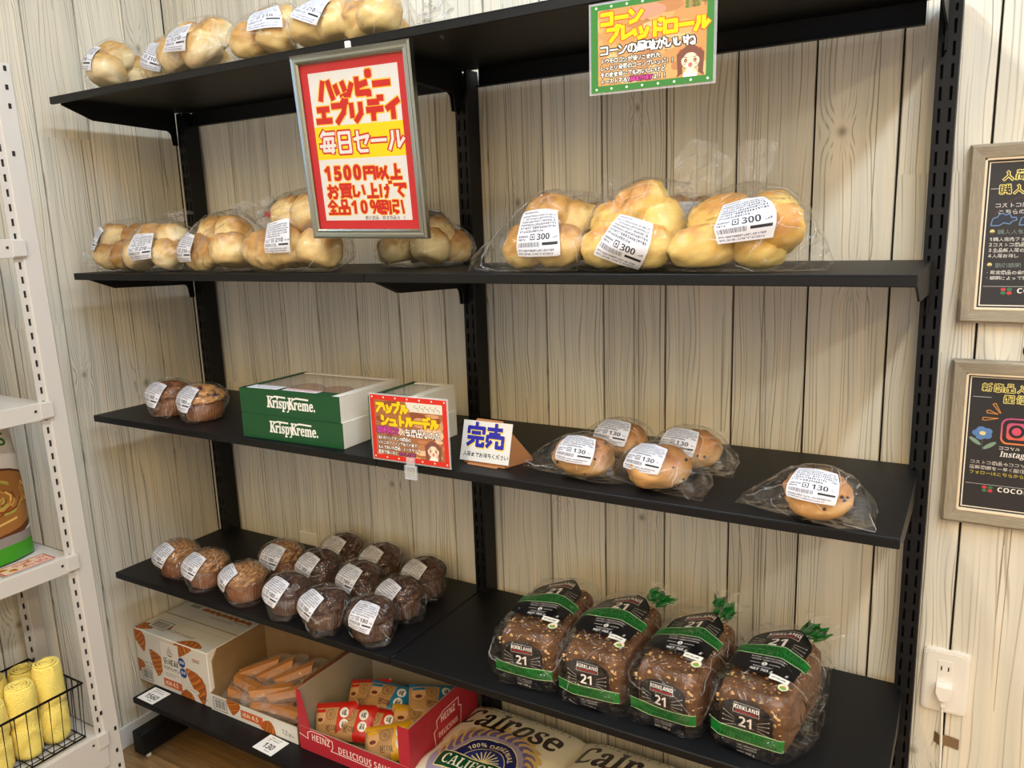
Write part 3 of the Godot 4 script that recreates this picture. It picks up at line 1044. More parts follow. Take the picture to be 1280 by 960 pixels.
const K := 5.0     # canvas pixels per millimetre of the notices
func notice_base(c: Canvas):
	var cream := Color(0.93, 0.90, 0.83)
	var w := c.w
	var h := c.h
	var m := 6.5 * K
	for q in [[m, m, w - 2 * m, 1.6 * K], [m, h - m - 1.6 * K, w - 2 * m, 1.6 * K], [m, m, 1.9 * K, h - 2 * m], [w - m - 1.9 * K, m, 1.9 * K, h - 2 * m]]:
		c.rect(q[0], q[1], q[2], q[3], cream)

func notice_foot(c: Canvas, y: float):
	var cream := Color(0.85, 0.83, 0.80)
	c.rect(11 * K, y - 14 * K, c.w - 22 * K, 0.7 * K, cream)
	for q in [[0, 0, Color(0.80, 0.25, 0.27)], [1, 0, Color(0.22, 0.48, 0.32)], [0, 1, Color(0.22, 0.48, 0.32)], [1, 1, Color(0.80, 0.25, 0.27)]]:
		c.oval(39 * K + q[0] * 8.4 * K, y - 9 * K + q[1] * 5.6 * K, 3.6 * K, 2.7 * K, q[2])
	latin(c, "COCOM", 57 * K, y - 3.2 * K, 11.0 * K, Color(0.97, 0.95, 0.92), "sans_bold", 1.15, 0.0, 0.0, 0.4 * K)

func notice_one() -> Material:
	var c := Canvas.new(int(173 * K), int(237 * K), Color(0.185, 0.18, 0.185))
	notice_base(c)
	var yel := Color(0.93, 0.87, 0.50)
	var ink := Color(0.10, 0.09, 0.06)
	jp2(c, "入荷商品", 25 * K, 20 * K, 15 * K, 1.6 * K, ink, yel, 3.0 * K, 1.0, 1.15)
	jp2(c, "購入", 23 * K, 41 * K, 15 * K, 1.4 * K, ink, yel, 2.6 * K, 1.0, 1.15)
	c.rect(11 * K, 47 * K, 16 * K * 0.75, 0.8 * K, Color(0.8, 0.8, 0.78))
	# red arch and blue clouds
	var arc := []
	for i in 25:
		var a := PI + PI * i / 24.0
		arc.append(Vector2(62 * K + cos(a) * 44 * K, 98 * K + sin(a) * 37 * K))
	c.path(arc, 0.8 * K, Color(0.45, 0.22, 0.24), true)
	jp(c, "コストコ商品・", 18 * K, 69 * K, 7.5 * K, 1.05 * K, Color(0.80, 0.79, 0.77), 1.15, 1.05)
	jp(c, "こちらのフォ", 23 * K, 79 * K, 7.5 * K, 1.05 * K, Color(0.80, 0.79, 0.77), 1.15, 1.05)
	for o in [0.0, 38.0, 76.0]:
		var cl := []
		for p in [[17, 101], [19, 93], [25, 91], [27, 87], [32, 85], [36, 88], [41, 86], [44, 92], [50, 92], [51, 96], [45, 98], [42, 102], [34, 100], [28, 104], [17, 104], [17, 101]]:
			cl.append(Vector2((p[0] + o - 2) * K, p[1] * K))
		c.poly([PackedVector2Array(cl)], Color(0.17, 0.20, 0.26))
		c.path(cl, 1.5 * K, Color(0.42, 0.56, 0.74), true)
	for q in [[109.0, "購入予・"], [161.0, "注意事項"]]:
		c.oval(17.5 * K, (q[0] + 4) * K, 3.4 * K, 3.2 * K, Color(0.87, 0.82, 0.55))
		c.oval(17.5 * K, (q[0] + 6) * K, 2.6 * K, 1.0 * K, Color(0.45, 0.38, 0.15))
	jp(c, "購入人気について", 25 * K, 110 * K, 7.5 * K, 1.0 * K, Color(0.42, 0.48, 0.45), 1.1)
	jp(c, "割引期間", 25 * K, 162 * K, 7.5 * K, 1.0 * K, Color(0.42, 0.48, 0.45), 1.1)
	var rows := ["1購入完売フォー", "2コストコ商品を", "3全品新入荷の", "4入荷お待し"]
	for i in 4:
		jp(c, rows[i], 14 * K, (122 + i * 8.6) * K, 6.2 * K, 0.9 * K, Color(0.78, 0.77, 0.74), 1.1)
	jp(c, "・限定商品の食味", 12 * K, 174 * K, 6.2 * K, 0.9 * K, Color(0.78, 0.77, 0.74), 1.1)
	jp(c, "・期間によって感", 12 * K, 182.5 * K, 6.2 * K, 0.9 * K, Color(0.78, 0.77, 0.74), 1.1)
	notice_foot(c, 213 * K)
	return print_mat(c.tex(), 0.5)

func notice_two() -> Material:
	var c := Canvas.new(int(173 * K), int(237 * K), Color(0.175, 0.165, 0.17))
	notice_base(c)
	var yel := Color(0.93, 0.87, 0.50)
	var ink := Color(0.10, 0.09, 0.06)
	jp2(c, "新商品入荷", 24 * K, 16.5 * K, 13.5 * K, 1.3 * K, ink, yel, 2.4 * K, 1.0, 1.18)
	jp2(c, "配信中", 56 * K, 34 * K, 13.5 * K, 1.3 * K, ink, yel, 2.4 * K, 1.0, 1.18)
	c.rect(12 * K, 39.5 * K, 26 * K, 0.9 * K, Color(0.72, 0.72, 0.70))
	# three orange dashes
	for q in [[[41, 51], [45, 49], [53, 65], [51, 64]], [[33, 63], [36, 61], [49, 67], [34, 66]], [[29, 74], [50, 74], [31, 79], [28, 78]]]:
		var pts := []
		for p in q:
			pts.append(Vector2(p[0] * K, p[1] * K))
		pts.append(pts[0])
		c.path(pts, 1.3 * K, Color(0.86, 0.58, 0.26), true)
	# blue flower with leaves
	var blue := Color(0.38, 0.54, 0.76)
	for i in 5:
		var a := TAU * i / 5 - 0.6
		c.oval(30 * K + cos(a) * 8.2 * K, 101 * K + sin(a) * 6.0 * K, 7.0 * K, 5.6 * K, blue.lerp(Color(0.30, 0.45, 0.70), 0.25 * (i % 2)))
	c.oval(30 * K, 101 * K, 4.6 * K, 3.4 * K, Color(0.93, 0.86, 0.60))
	c.line(Vector2(30 * K, 107 * K), Vector2(31 * K, 129 * K), 0.7 * K, Color(0.38, 0.46, 0.40))
	c.oval(20 * K, 115 * K, 10.5 * K, 3.2 * K, Color(0.52, 0.62, 0.55), 0.62)
	c.oval(41 * K, 121 * K, 11 * K, 3.4 * K, Color(0.52, 0.62, 0.55), -0.62)
	# the camera logo: a rounded square with rings, pink to orange
	var x0 := 55.0
	var y0 := 72.0
	for j in 5:
		var inset: float = [0.0, 2.6, 8.0, 0.0, 0.0][j]
		if j > 2:
			continue
		for i in 44:
			var yy := y0 + inset + (44.0 - 2 * inset) * i / 44.0
			var f := i / 43.0
			var rr := 11.0 - inset * 0.6
			var e := 0.0
			var dy := minf(yy - (y0 + inset), (y0 + 44.0 - inset) - yy)
			if dy < rr:
				e = rr - sqrt(maxf(0.0, rr * rr - (rr - dy) * (rr - dy)))
			var col := Color(0.78, 0.33, 0.52).lerp(Color(0.93, 0.55, 0.26), f * f)
			if j == 1:
				col = Color(0.165, 0.14, 0.15)
			elif j == 2:
				col = Color(0.80, 0.34, 0.50).lerp(Color(0.90, 0.40, 0.32), f)
			c.rect((x0 + inset + e) * K, yy * K, (44.0 - 2 * (inset + e)) * K, (44.0 - 2 * inset) / 44.0 * K + 1.0, col)
	c.oval((x0 + 22) * K, (y0 + 22) * K, 11 * K, 11 * K, Color(0.165, 0.14, 0.15))
	c.oval((x0 + 22) * K, (y0 + 22) * K, 6.6 * K, 6.6 * K, Color(0.87, 0.34, 0.45))
	jp(c, "ココツル", 54 * K, 120 * K, 6.2 * K, 0.9 * K, Color(0.85, 0.83, 0.80), 1.15)
	latin(c, "Instagram", 56 * K, 138 * K, 13 * K, Color(0.95, 0.93, 0.90), "serif_bold", 0.86, 0.18)
	jp(c, "コストコ商品やココツル", 15 * K, 147 * K, 6.6 * K, 0.95 * K, Color(0.74, 0.72, 0.69), 1.12)
	jp(c, "店新商期を一早く配信中", 15 * K, 156 * K, 6.6 * K, 0.95 * K, Color(0.74, 0.72, 0.69), 1.12)
	jp(c, "フォローはこちらから", 15 * K, 165 * K, 6.6 * K, 0.95 * K, Color(0.72, 0.66, 0.22), 1.12)
	notice_foot(c, 202 * K)
	return print_mat(c.tex(), 0.5)

func outlet():
	var t = thing("wall_outlet", "white double socket plate on the wall right of the shelving", "socket", Vector3(1.8597, 0.5455, BACK_Z))
	var st := begin()
	for lay in [[0.0, 0.0045, 0.0], [0.0045, 0.0025, 0.002], [0.007, 0.0012, 0.005]]:
		var rr := []
		for k in 4:
			for i in 6:
				var a: float = PI / 2 * k + PI / 2 * i / 5.0
				rr.append(Vector2([1, -1, -1, 1][k] * (0.027 - lay[2]) + cos(a) * 0.009, [1, 1, -1, -1][k] * (0.0515 - lay[2]) + sin(a) * 0.009))
		prism(st, rr, Vector3(0, 0, lay[0]), Vector3.RIGHT, Vector3.UP, Vector3(0, 0, lay[1]))
	part("cover_plate", st, M.plastic_white, t)
	st = begin()
	cbox(st, Vector3(-0.001, 0.008, 0.0078), Vector3(0.024, 0.068, 0.002), 0.0008)
	part("socket_insert", st, M.plastic_white, t)
	for x in [-0.0065, 0.0045]:
		st = begin()
		cbox(st, Vector3(x, 0.0265, 0.0088), Vector3(0.0022, 0.008, 0.0006), 0.0)
		part("socket_slot", st, M.rack_dark, t)
	var p = thing("power_plug", "white plug with its cable in the lower hole of the wall socket", "plug", Vector3(1.8597, 0.5455, BACK_Z))
	st = begin()
	prism(st, [Vector2(-0.0125, 0.002), Vector2(0.0125, 0.002), Vector2(0.0125, -0.010), Vector2(0.006, -0.024), Vector2(-0.006, -0.024), Vector2(-0.0125, -0.010)], Vector3(0, -0.004, 0.009), Vector3.RIGHT, Vector3.UP, Vector3(0, 0, 0.017))
	part("plug_body", st, M.plug_white, p)
	st = begin()
	for i in 4:
		cbox(st, Vector3(0, -0.031 - i * 0.0036, 0.0165), Vector3(0.0095 - i * 0.0008, 0.0026, 0.0085), 0.0006)
	cbox(st, Vector3(0, -0.037, 0.0165), Vector3(0.006, 0.018, 0.006), 0.001)
	part("strain_relief", st, M.plug_white, p)
	st = begin()
	var pts := []
	for i in 22:
		var f := i / 21.0
		pts.append(Vector3(sin(f * 4.2) * 0.0045 - 0.001, -0.044 - f * 0.46, lerpf(0.0165, 0.006, minf(1.0, f * 3.0))))
	tube(st, pts, 0.0024, 8)
	part("cable", st, M.plug_white, p)
	st = begin()
	var tape := surf(10, 4, func(u, v):
		var x: float = -0.010 + u * 0.040
		return Vector3(x, -0.103 - 0.006 * u - v * 0.021, 0.0018 + 0.0082 * exp(-pow((x - 0.0) / 0.006, 2.0))))
	var o = partm("adhesive_tape", tape, tape_mat(), self, Transform3D(Basis(), Vector3(1.8597, 0.5455, BACK_Z)))
	tag(o, "strip of brownish adhesive tape holding the plug cable to the wall", "tape")
	# small blank plate low on the wall behind the muffins
	var bx = thing("blank_plate", "small white blank plate on the back wall behind the chocolate muffins", "wall plate", Vector3(0.3075, 0.530, BACK_Z))
	st = begin()
	cbox(st, Vector3(0, 0, 0.003), Vector3(0.064, 0.05, 0.006), 0.002)
	part("plate_body", st, M.plastic_white, bx)

func tape_mat() -> StandardMaterial3D:
	var m := mat(Color(0.50, 0.40, 0.29), 0.3)
	m.cull_mode = BaseMaterial3D.CULL_DISABLED
	return m

# ---------------------------------------------------------------- signs on the shelves
func build_signs():
	# framed sale sign hanging from the top shelf
	var w := 0.262
	var h := 0.313
	var t = thing("sale_sign", "silver framed red sale sign hanging from the front of the top shelf", "sign", Vector3(0.9272, 1.5115, 0.3743), 0.0)
	t.rotation = Vector3(0.1056, -0.007, -0.0258)
	for k in 4:
		var R := Basis(Vector3.BACK, PI / 2 * k)
		var L := (w if k % 2 == 0 else h) / 2
		var H := (h if k % 2 == 0 else w) / 2
		var st := begin()
		# a moulded profile: outer bead, hollow, inner bead
		var prof := [[0.0, 0.0], [0.0, 0.010], [0.0035, 0.0125], [0.007, 0.010], [0.0105, 0.0095], [0.0135, 0.0115], [0.0165, 0.008], [0.0165, 0.0]]
		st.set_smooth_group(-1)
		for i in prof.size() - 1:
			var a: Array = prof[i]
			var b: Array = prof[i + 1]
			var q := [Vector3(-L + a[0], H - a[0], a[1]), Vector3(L - a[0], H - a[0], a[1]), Vector3(L - b[0], H - b[0], b[1]), Vector3(-L + b[0], H - b[0], b[1])]
			face(st, q.map(func(p): return R * p), R * Vector3(0, b[1] - a[1], b[0] - a[0]), QUV)
		part("frame_bar", st, M.silver, t)
	sheet(t, "printed_sheet", w - 0.031, h - 0.031, 0.002, sale_print(), Transform3D(Basis(), Vector3(0, 0, 0.002)))
	var st := begin()
	cbox(st, Vector3(0.0, h / 2 + 0.004, 0.004), Vector3(0.011, 0.014, 0.006), 0.0015)
	part("hanging_tab", st, M.plastic_white, t)
	# laminated corn bread sign
	t = thing("bread_sign", "green edged laminated bread sign hanging from the top shelf of the right bay", "sign", Vector3(1.4476, 1.6099, 0.3630))
	t.rotation = Vector3(0.03, -0.037, -0.020)
	sheet(t, "printed_sheet", 0.181, 0.117, 0.0006, corn_print(), Transform3D(Basis(), Vector3(0, 0, 0.0004)))
	sheet(t, "laminate", 0.188, 0.123, 0.0003, M.clear_plastic, Transform3D(Basis(), Vector3(0, 0, 0.0)), M.clear_plastic)
	# red laminated strudel sign in a clear clip
	t = thing("pastry_sign", "red edged laminated pastry sign clipped upright to the front of the third shelf", "sign", Vector3(0.9885, 1.0109, 0.3660))
	t.rotation = Vector3(0.003, 0.012, 0.004)
	sheet(t, "printed_sheet", 0.172, 0.1225, 0.0006, strudel_print(), Transform3D(Basis(), Vector3(0, 0, 0.0004)))
	sheet(t, "laminate", 0.178, 0.1285, 0.0003, M.clear_plastic, Transform3D(), M.clear_plastic)
	var cl = thing("sign_clip", "clear plastic clip at the bottom of the red pastry sign", "clip", Vector3(0.9905, 0.945, SHELF_D + 0.0065))
	st = begin()
	cbox(st, Vector3(0, -0.0125, 0.004), Vector3(0.024, 0.024, 0.0025), 0.001)
	cbox(st, Vector3(0, 0.006, 0.0035), Vector3(0.020, 0.018, 0.002), 0.0008)
	part("front_jaw", st, M.clear_plastic, cl)
	st = begin()
	for s in [-1.0, 1.0]:
		cbox(st, Vector3(s * 0.0125, -0.013, 0.004), Vector3(0.002, 0.026, 0.006), 0.0008)
	cbox(st, Vector3(0, -0.0255, 0.004), Vector3(0.025, 0.002, 0.006), 0.0008)
	part("rim", st, M.clear_plastic, cl)
	# sold-out card on a folded kraft stand
	var sd = thing("card_stand", "brown folded card stand behind the white sold out card", "card stand", Vector3(1.1118, SHELF_Y[3], 0.3095), -0.0617)
	st = begin()
	var lean := Transform3D(Basis(Vector3.RIGHT, -0.294), Vector3(0, 0.0, 0))
	var pr := [Vector2(-0.045, 0), Vector2(0.045, 0), Vector2(0.045, 0.062), Vector2(0.028, 0.083), Vector2(-0.028, 0.083), Vector2(-0.045, 0.062)]
	prism(st, pr, Vector3.ZERO, lean.basis.x, lean.basis.y, lean.basis.z * 0.0015)
	part("front_board", st, M.kraft, sd)
	st = begin()
	cbox(st, Vector3(0, 0.001, 0.003), Vector3(0.066, 0.002, 0.014), 0.0006)
	part("front_ledge", st, M.kraft, sd)
	for s in [-1.0, 1.0]:
		st = begin()
		prism(st, [Vector2(0, 0), Vector2(0.066, 0.0), Vector2(0.066, 0.006), Vector2(0.016, 0.064)], Vector3(0.044 * s - 0.0007, 0, -0.002), Vector3(0.25 * s, 0, -0.97), Vector3.UP, Vector3(0.0014, 0, 0))
		part("side_wing", st, M.kraft, sd)
	var card = thing("sold_out_card", "small white sold out card with big blue letters on the third shelf", "card", Vector3(1.1118, 0.9856, 0.3012))
	card.rotation = Vector3(-0.294, -0.0617, 0.023)
	sheet(card, "printed_card", 0.108, 0.074, 0.0012, sold_print())

func bread_photo(c: Canvas, x: float, y: float, w: float, h: float, seed_: int, tones: Array):
	var r := RandomNumberGenerator.new()
	r.seed = seed_
	c.rect(x, y, w, h, tones[0])
	for i in 46:
		var col: Color = tones[r.randi() % tones.size()]
		var px := x + r.randf() * w
		var py := y + r.randf() * h
		var rx := r.randf_range(0.04, 0.15) * w
		var ry := r.randf_range(0.03, 0.1) * h
		rx = minf(rx, minf(px - x, x + w - px))
		ry = minf(ry, minf(py - y, y + h - py))
		if rx > 2 and ry > 2:
			c.oval(px, py, rx, ry, col, 0.0)

# a plain drawn girl with long brown hair
func drawn_girl(c: Canvas, x: float, y: float, s: float, arm_up := false):
	var hair := Color(0.50, 0.32, 0.27)
	var skin := Color(0.97, 0.86, 0.77)
	var ink := Color(0.30, 0.16, 0.13)
	c.oval(x, y - s * 0.06, s * 0.40, s * 0.44, hair)
	for k in [-1.0, 1.0]:
		c.poly([PackedVector2Array([Vector2(x + k * s * 0.30, y - s * 0.40), Vector2(x + k * s * 0.50, y - s * 0.2), Vector2(x + k * s * 0.46, y + s * 0.48), Vector2(x + k * s * 0.50, y + s * 0.62), Vector2(x + k * s * 0.28, y + s * 0.5), Vector2(x + k * s * 0.30, y)])], hair)
		c.line(Vector2(x + k * s * 0.34, y - s * 0.38), Vector2(x + k * s * 0.43, y - s * 0.28), s * 0.05, Color(0.86, 0.36, 0.25))
	c.oval(x, y + s * 0.58, s * 0.26, s * 0.24, Color(0.96, 0.95, 0.93))
	c.oval(x, y + s * 0.06, s * 0.33, s * 0.29, skin)
	c.poly([PackedVector2Array([Vector2(x - s * 0.33, y), Vector2(x - s * 0.05, y - s * 0.30), Vector2(x + s * 0.05, y - s * 0.30), Vector2(x + s * 0.33, y), Vector2(x + s * 0.36, y - s * 0.26), Vector2(x, y - s * 0.46), Vector2(x - s * 0.36, y - s * 0.26)])], hair)
	for k in [-1.0, 1.0]:
		c.oval(x + k * s * 0.17, y + s * 0.05, s * 0.055, s * 0.07, ink)
		c.oval(x + k * s * 0.17, y + s * 0.06, s * 0.035, s * 0.045, Color(0.75, 0.52, 0.25))
		c.oval(x + k * s * 0.22, y + s * 0.17, s * 0.06, s * 0.035, Color(0.96, 0.70, 0.66))
		c.line(Vector2(x + k * s * 0.24, y - s * 0.09), Vector2(x + k * s * 0.10, y - s * 0.05), s * 0.022, ink)
		c.oval(x + k * s * 0.12, y + s * 0.44, s * 0.07, s * 0.12, skin if not arm_up else Color(0.96, 0.95, 0.93))
	c.oval(x, y + s * 0.21, s * 0.07, s * 0.085, Color(0.86, 0.42, 0.44))

func sale_print() -> Material:
	var c := Canvas.new(690, 860, Color(0.75, 0.15, 0.17))
	c.rect(50, 48, 590, 764, Color(0.85, 0.84, 0.835))
	c.rect(50, 318, 590, 170, Color(0.93, 0.80, 0.05))
	var red := Color(0.76, 0.12, 0.10)
	var rim := Color(0.98, 0.74, 0.20)
	jp2(c, "ハッピー", 102, 70, 118, 32, red, rim, 13, 1.02, 1.0)
	jp2(c, "エブリデイ", 62, 192, 116, 31, red, rim, 13, 1.02, 0.97)
	jp2(c, "毎日セール", 70, 338, 122, 17, Color(0.86, 0.85, 0.84), red, 17, 0.96, 0.97)
	jp2(c, "1500円以上", 74, 518, 84, 18, red, rim, 9, 1.0, 1.03)
	jp2(c, "お買い上げで", 76, 610, 84, 15.5, red, rim, 9, 1.06, 1.02)
	jp2(c, "全品10%割引", 66, 702, 78, 13.5, red, rim, 8, 1.03, 1.04)
	jp(c, "割引商品・限定商品は除く", 330, 788, 21, 2.4, Color(0.45, 0.40, 0.40), 1.0, 1.1)
	return print_mat(c.tex(), 0.35)

func corn_print() -> Material:
	var c := Canvas.new(905, 640, Color(0.24, 0.52, 0.25))
	var tan := [Color(0.80, 0.60, 0.38), Color(0.84, 0.67, 0.43), Color(0.72, 0.50, 0.32), Color(0.87, 0.75, 0.54), Color(0.76, 0.53, 0.35)]
	bread_photo(c, 55, 40, 800, 552, 4, tan)
	c.oval(430, 95, 140, 50, Color(0.80, 0.60, 0.50))
	for i in 16:
		c.oval(720 + (i % 6) * 24, 58 + (i / 6) * 24, 18, 13, [Color(0.45, 0.50, 0.25), Color(0.62, 0.58, 0.36), Color(0.50, 0.42, 0.26)][i % 3])
	for i in 8:
		c.oval(42 + i * 118, 20, 9, 9, Color(0.90, 0.97, 0.88))
		c.oval(42 + i * 118, 616, 9, 9, Color(0.90, 0.97, 0.88))
	var yel := Color(0.94, 0.82, 0.08)
	var rim := Color(0.86, 0.27, 0.12)
	jp2(c, "コーン", 66, 44, 118, 31, yel, rim, 12, 0.95, 0.98)
	jp2(c, "ブレッドロール", 112, 158, 122, 31, yel, rim, 12, 0.94, 0.94)
	var blk := Color(0.13, 0.12, 0.12)
	var wht := Color(0.97, 0.97, 0.96)
	jp2(c, "コーンの風味がいいね", 66, 290, 82, 13, wht, blk, 15, 0.90, 0.96)
	var rows := ["トウモロコシが練りこまれた", "しっとり食感のコーンブレッド!!", "そのまま食べてもおいしいけど", "トーストすると"]
	for i in 4:
		jp2(c, rows[i], 70, 390 + i * 50, 40, 5.2, wht, blk, 10, 0.92, 0.96)
	jp2(c, "風味が増す", 300, 540, 40, 5.2, Color(0.83, 0.28, 0.63), blk, 10, 0.92, 0.96)
	jp2(c, "よ!!", 474, 540, 40, 5.2, wht, blk, 10, 0.92, 0.96)
	drawn_girl(c, 745, 470, 195)
	c.rect(0, 592, 905, 48, Color(0.24, 0.52, 0.25))
	for i in 8:
		c.oval(42 + i * 118, 616, 9, 9, Color(0.90, 0.97, 0.88))
	return print_mat(c.tex(), 0.3)

func strudel_print() -> Material:
	var c := Canvas.new(860, 635, Color(0.83, 0.16, 0.12))
	bread_photo(c, 46, 48, 765, 540, 9, [Color(0.66, 0.42, 0.27), Color(0.82, 0.62, 0.45), Color(0.55, 0.30, 0.20), Color(0.90, 0.76, 0.62), Color(0.74, 0.50, 0.34)])
	c.rect(410, 48, 401, 90, Color(0.88, 0.87, 0.82))
	for i in 15:
		c.line(Vector2(500 + i * 19, 96), Vector2(516 + i * 19, 72 + (i % 3) * 26), 5, Color(0.38, 0.45, 0.28))
	for i in 7:
		c.oval(24 + i * 135, 22, 9, 9, Color(0.97, 0.87, 0.84))
		c.oval(24 + i * 135, 612, 9, 9, Color(0.97, 0.87, 0.84))
	var yel := Color(0.94, 0.81, 0.08)
	var rim := Color(0.50, 0.20, 0.08)
	jp2(c, "アップル", 58, 58, 112, 30, yel, rim, 12, 0.86, 0.96)
	jp2(c, "シュトルーデル", 108, 174, 116, 30, yel, rim, 12, 0.84, 0.95)
	var blk := Color(0.14, 0.10, 0.10)
	var wht := Color(0.97, 0.97, 0.96)
	jp2(c, "期間限定", 54, 300, 78, 8.5, Color(0.80, 0.28, 0.66), blk, 9, 0.84, 0.98)
	jp2(c, "人気商品なのだ", 316, 304, 78, 9, wht, blk, 9, 0.86, 0.98)
	var rows := ["ほんのりシナモンの商品の", "りんこのフィリングをパイ食で", "もんでおいた商品・トースターで", "限定で食べると"]
	for i in 4:
		jp2(c, rows[i], 60, 396 + i * 48, 38, 5.0, wht, blk, 9, 0.88, 0.96)
	jp2(c, "おいしさ増!", 300, 540, 38, 5.0, Color(0.72, 0.25, 0.62), blk, 9, 0.92, 0.96)
	drawn_girl(c, 690, 490, 185, true)
	c.rect(0, 588, 860, 47, Color(0.83, 0.16, 0.12))
	for i in 7:
		c.oval(24 + i * 135, 612, 9, 9, Color(0.97, 0.87, 0.84))
	return print_mat(c.tex(), 0.3)

func sold_print() -> Material:
	var c := Canvas.new(540, 370, Color(0.86, 0.855, 0.84))
	var blue := Color(0.13, 0.13, 0.62)
	jp(c, "完売", 47, 18, 224, 42, Color(0.90, 0.80, 0.26), 0.94, 1.02)
	jp(c, "完売", 38, 10, 224, 36, blue, 0.94, 1.02)
	jp(c, "入荷までお待ちください", 28, 284, 44, 5.4, Color(0.08, 0.08, 0.09), 0.98, 1.06)
	return print_mat(c.tex(), 0.6)

# ---------------------------------------------------------------- bread, cakes and the film bags drawn tight round them
var nz := FastNoiseLite.new()
func noise3(p: Vector3, f: float, s := 0) -> float:
	nz.noise_type = FastNoiseLite.TYPE_SIMPLEX_SMOOTH
	nz.fractal_type = FastNoiseLite.FRACTAL_NONE
	nz.frequency = 1.0
	nz.seed = s
	return nz.get_noise_3d(p.x * f, p.y * f, p.z * f)

func ball_dir(u: float, v: float) -> Vector3:
	var a := u * TAU
	var b := v * PI
	return Vector3(cos(a) * sin(b), cos(b), sin(a) * sin(b))

const PAL := {
	"dinner": [Color(0.76, 0.56, 0.25), Color(0.50, 0.255, 0.06), Color(0.29, 0.12, 0.028)],
	"pale": [Color(0.80, 0.64, 0.36), Color(0.60, 0.36, 0.11), Color(0.40, 0.19, 0.05)],
	"corn": [Color(0.82, 0.62, 0.22), Color(0.78, 0.50, 0.13), Color(0.56, 0.24, 0.06)],
	"milk": [Color(0.77, 0.56, 0.23), Color(0.57, 0.31, 0.085), Color(0.37, 0.165, 0.04)],
	"raisin": [Color(0.62, 0.37, 0.15), Color(0.46, 0.20, 0.05), Color(0.26, 0.09, 0.022)],
}
var rolls := {}
func roll_mesh(kind: String, s: int) -> ArrayMesh:
	var key := kind + str(s)
	if rolls.has(key):
		return rolls[key]
	var p: Array = PAL[kind]
	var shape := func(u, v):
		var d := ball_dir(u, v)
		var r := minf(1.03, 0.975 + 0.08 * noise3(d, 1.2, s) + 0.05 * noise3(d, 2.6, s + 9) + 0.012 * noise3(d, 8.0, s + 5))
		# pulled-apart side and flattened base
		var q := d * r
		q.x = minf(q.x, 0.80 + 0.06 * noise3(d, 6.0, s + 2))
		q.y = maxf(q.y, -0.72)
		return q
	var col := func(u, v, q):
		var d := ball_dir(u, v)
		var t := smoothstep(-0.25, 0.5, d.y + 0.35 * noise3(d, 1.6, s + 3) - 0.5 * maxf(0.0, q.x - 0.62))
		var c: Color = p[0].lerp(p[1], t)
		c = c.lerp(p[2], smoothstep(0.45, 0.95, d.y + 0.35 * noise3(d, 2.0, s + 8)) * 0.85)
		return c * (1.0 + 0.10 * noise3(d, 9.0, s + 4))
	rolls[key] = surf(26, 18, shape, col, true, Vector3.ZERO)
	return rolls[key]

# convex wrapping: support values over a set of directions
class Hull:
	var N := []
	var H := []
	var c := Vector3.ZERO
	func _init(balls: Array, anchors: Array, count: int, s: int):
		var r := RandomNumberGenerator.new()
		r.seed = s
		for i in count:
			var y := 1.0 - 2.0 * (i + 0.5) / count
			var a := i * 2.39996 + r.randf_range(-0.25, 0.25)
			var q := sqrt(maxf(0.0, 1.0 - y * y))
			var n := Vector3(cos(a) * q, y + r.randf_range(-0.06, 0.06), sin(a) * q).normalized()
			var h := -1e9
			for b in balls:
				var B: Basis = b.basis
				h = maxf(h, b.origin.dot(n) + Vector3(B.x.dot(n), B.y.dot(n), B.z.dot(n)).length() * 1.04)
			for p in anchors:
				h = maxf(h, p.dot(n) + 0.002)
			N.append(n)
			H.append(h)
		for b in balls:
			c += b.origin / balls.size()
	func reach(o: Vector3, d: Vector3) -> float:
		var best := 1e9
		for i in N.size():
			var k: float = N[i].dot(d)
			if k > 0.02:
				best = minf(best, (H[i] - N[i].dot(o)) / k)
		if d.y < -0.001:
			best = minf(best, (0.0012 - o.y) / d.y)
		return best

func film_mesh(h: Hull, s: int, nu := 40, nv := 26, swell := 1.02) -> ArrayMesh:
	return surf(nu, nv, func(u, v):
		var d := ball_dir(u, v)
		var r := h.reach(h.c, d) * (swell + 0.02 * noise3(d, 3.2, s) + 0.035 * absf(noise3(d, 5.5, s + 1)))
		var p := h.c + d * r
		p.y = maxf(p.y, 0.0008)
		return p, null, false, h.c)

# creases of the film: thin raised folds that catch the light
func crease_mesh(h: Hull, s: int, n: int) -> ArrayMesh:
	var g := RandomNumberGenerator.new()
	g.seed = s * 7 + 1
	var st := begin()
	for k in n:
		var d := Vector3(g.randf_range(-1, 1), g.randf_range(-0.35, 0.9), g.randf_range(-0.5, 1)).normalized()
		var ax := d.cross(Vector3(g.randf_range(-1, 1), g.randf_range(-1, 1), g.randf_range(-1, 1))).normalized()
		var arc := g.randf_range(0.25, 0.85)
		var pts := []
		for i in 8:
			var e := d.rotated(ax, arc * i / 7.0 + 0.02 * sin(i * 2.1 + k))
			e = (e + Vector3(0.02 * sin(i * 1.7 + k), 0.02 * cos(i * 2.3 + k), 0)).normalized()
			var f := sin(PI * (i + 0.4) / 7.8)
			var p: Vector3 = h.c + e * (h.reach(h.c, e) * (1.022 + 0.012 * f))
			p.y = maxf(p.y, 0.0015)
			pts.append(p)
		tube(st, pts, g.randf_range(0.00035, 0.00075), 5)
	return done(st)

func add_film(t: Node3D, h: Hull, s: int, nu: int, nv: int, swell: float, creases: int):
	partm("plastic_bag", film_mesh(h, s, nu, nv, swell), M.film, t)
	partm("film_creases", crease_mesh(h, s, creases), M.crease, t).set_meta("kind", "stuff")

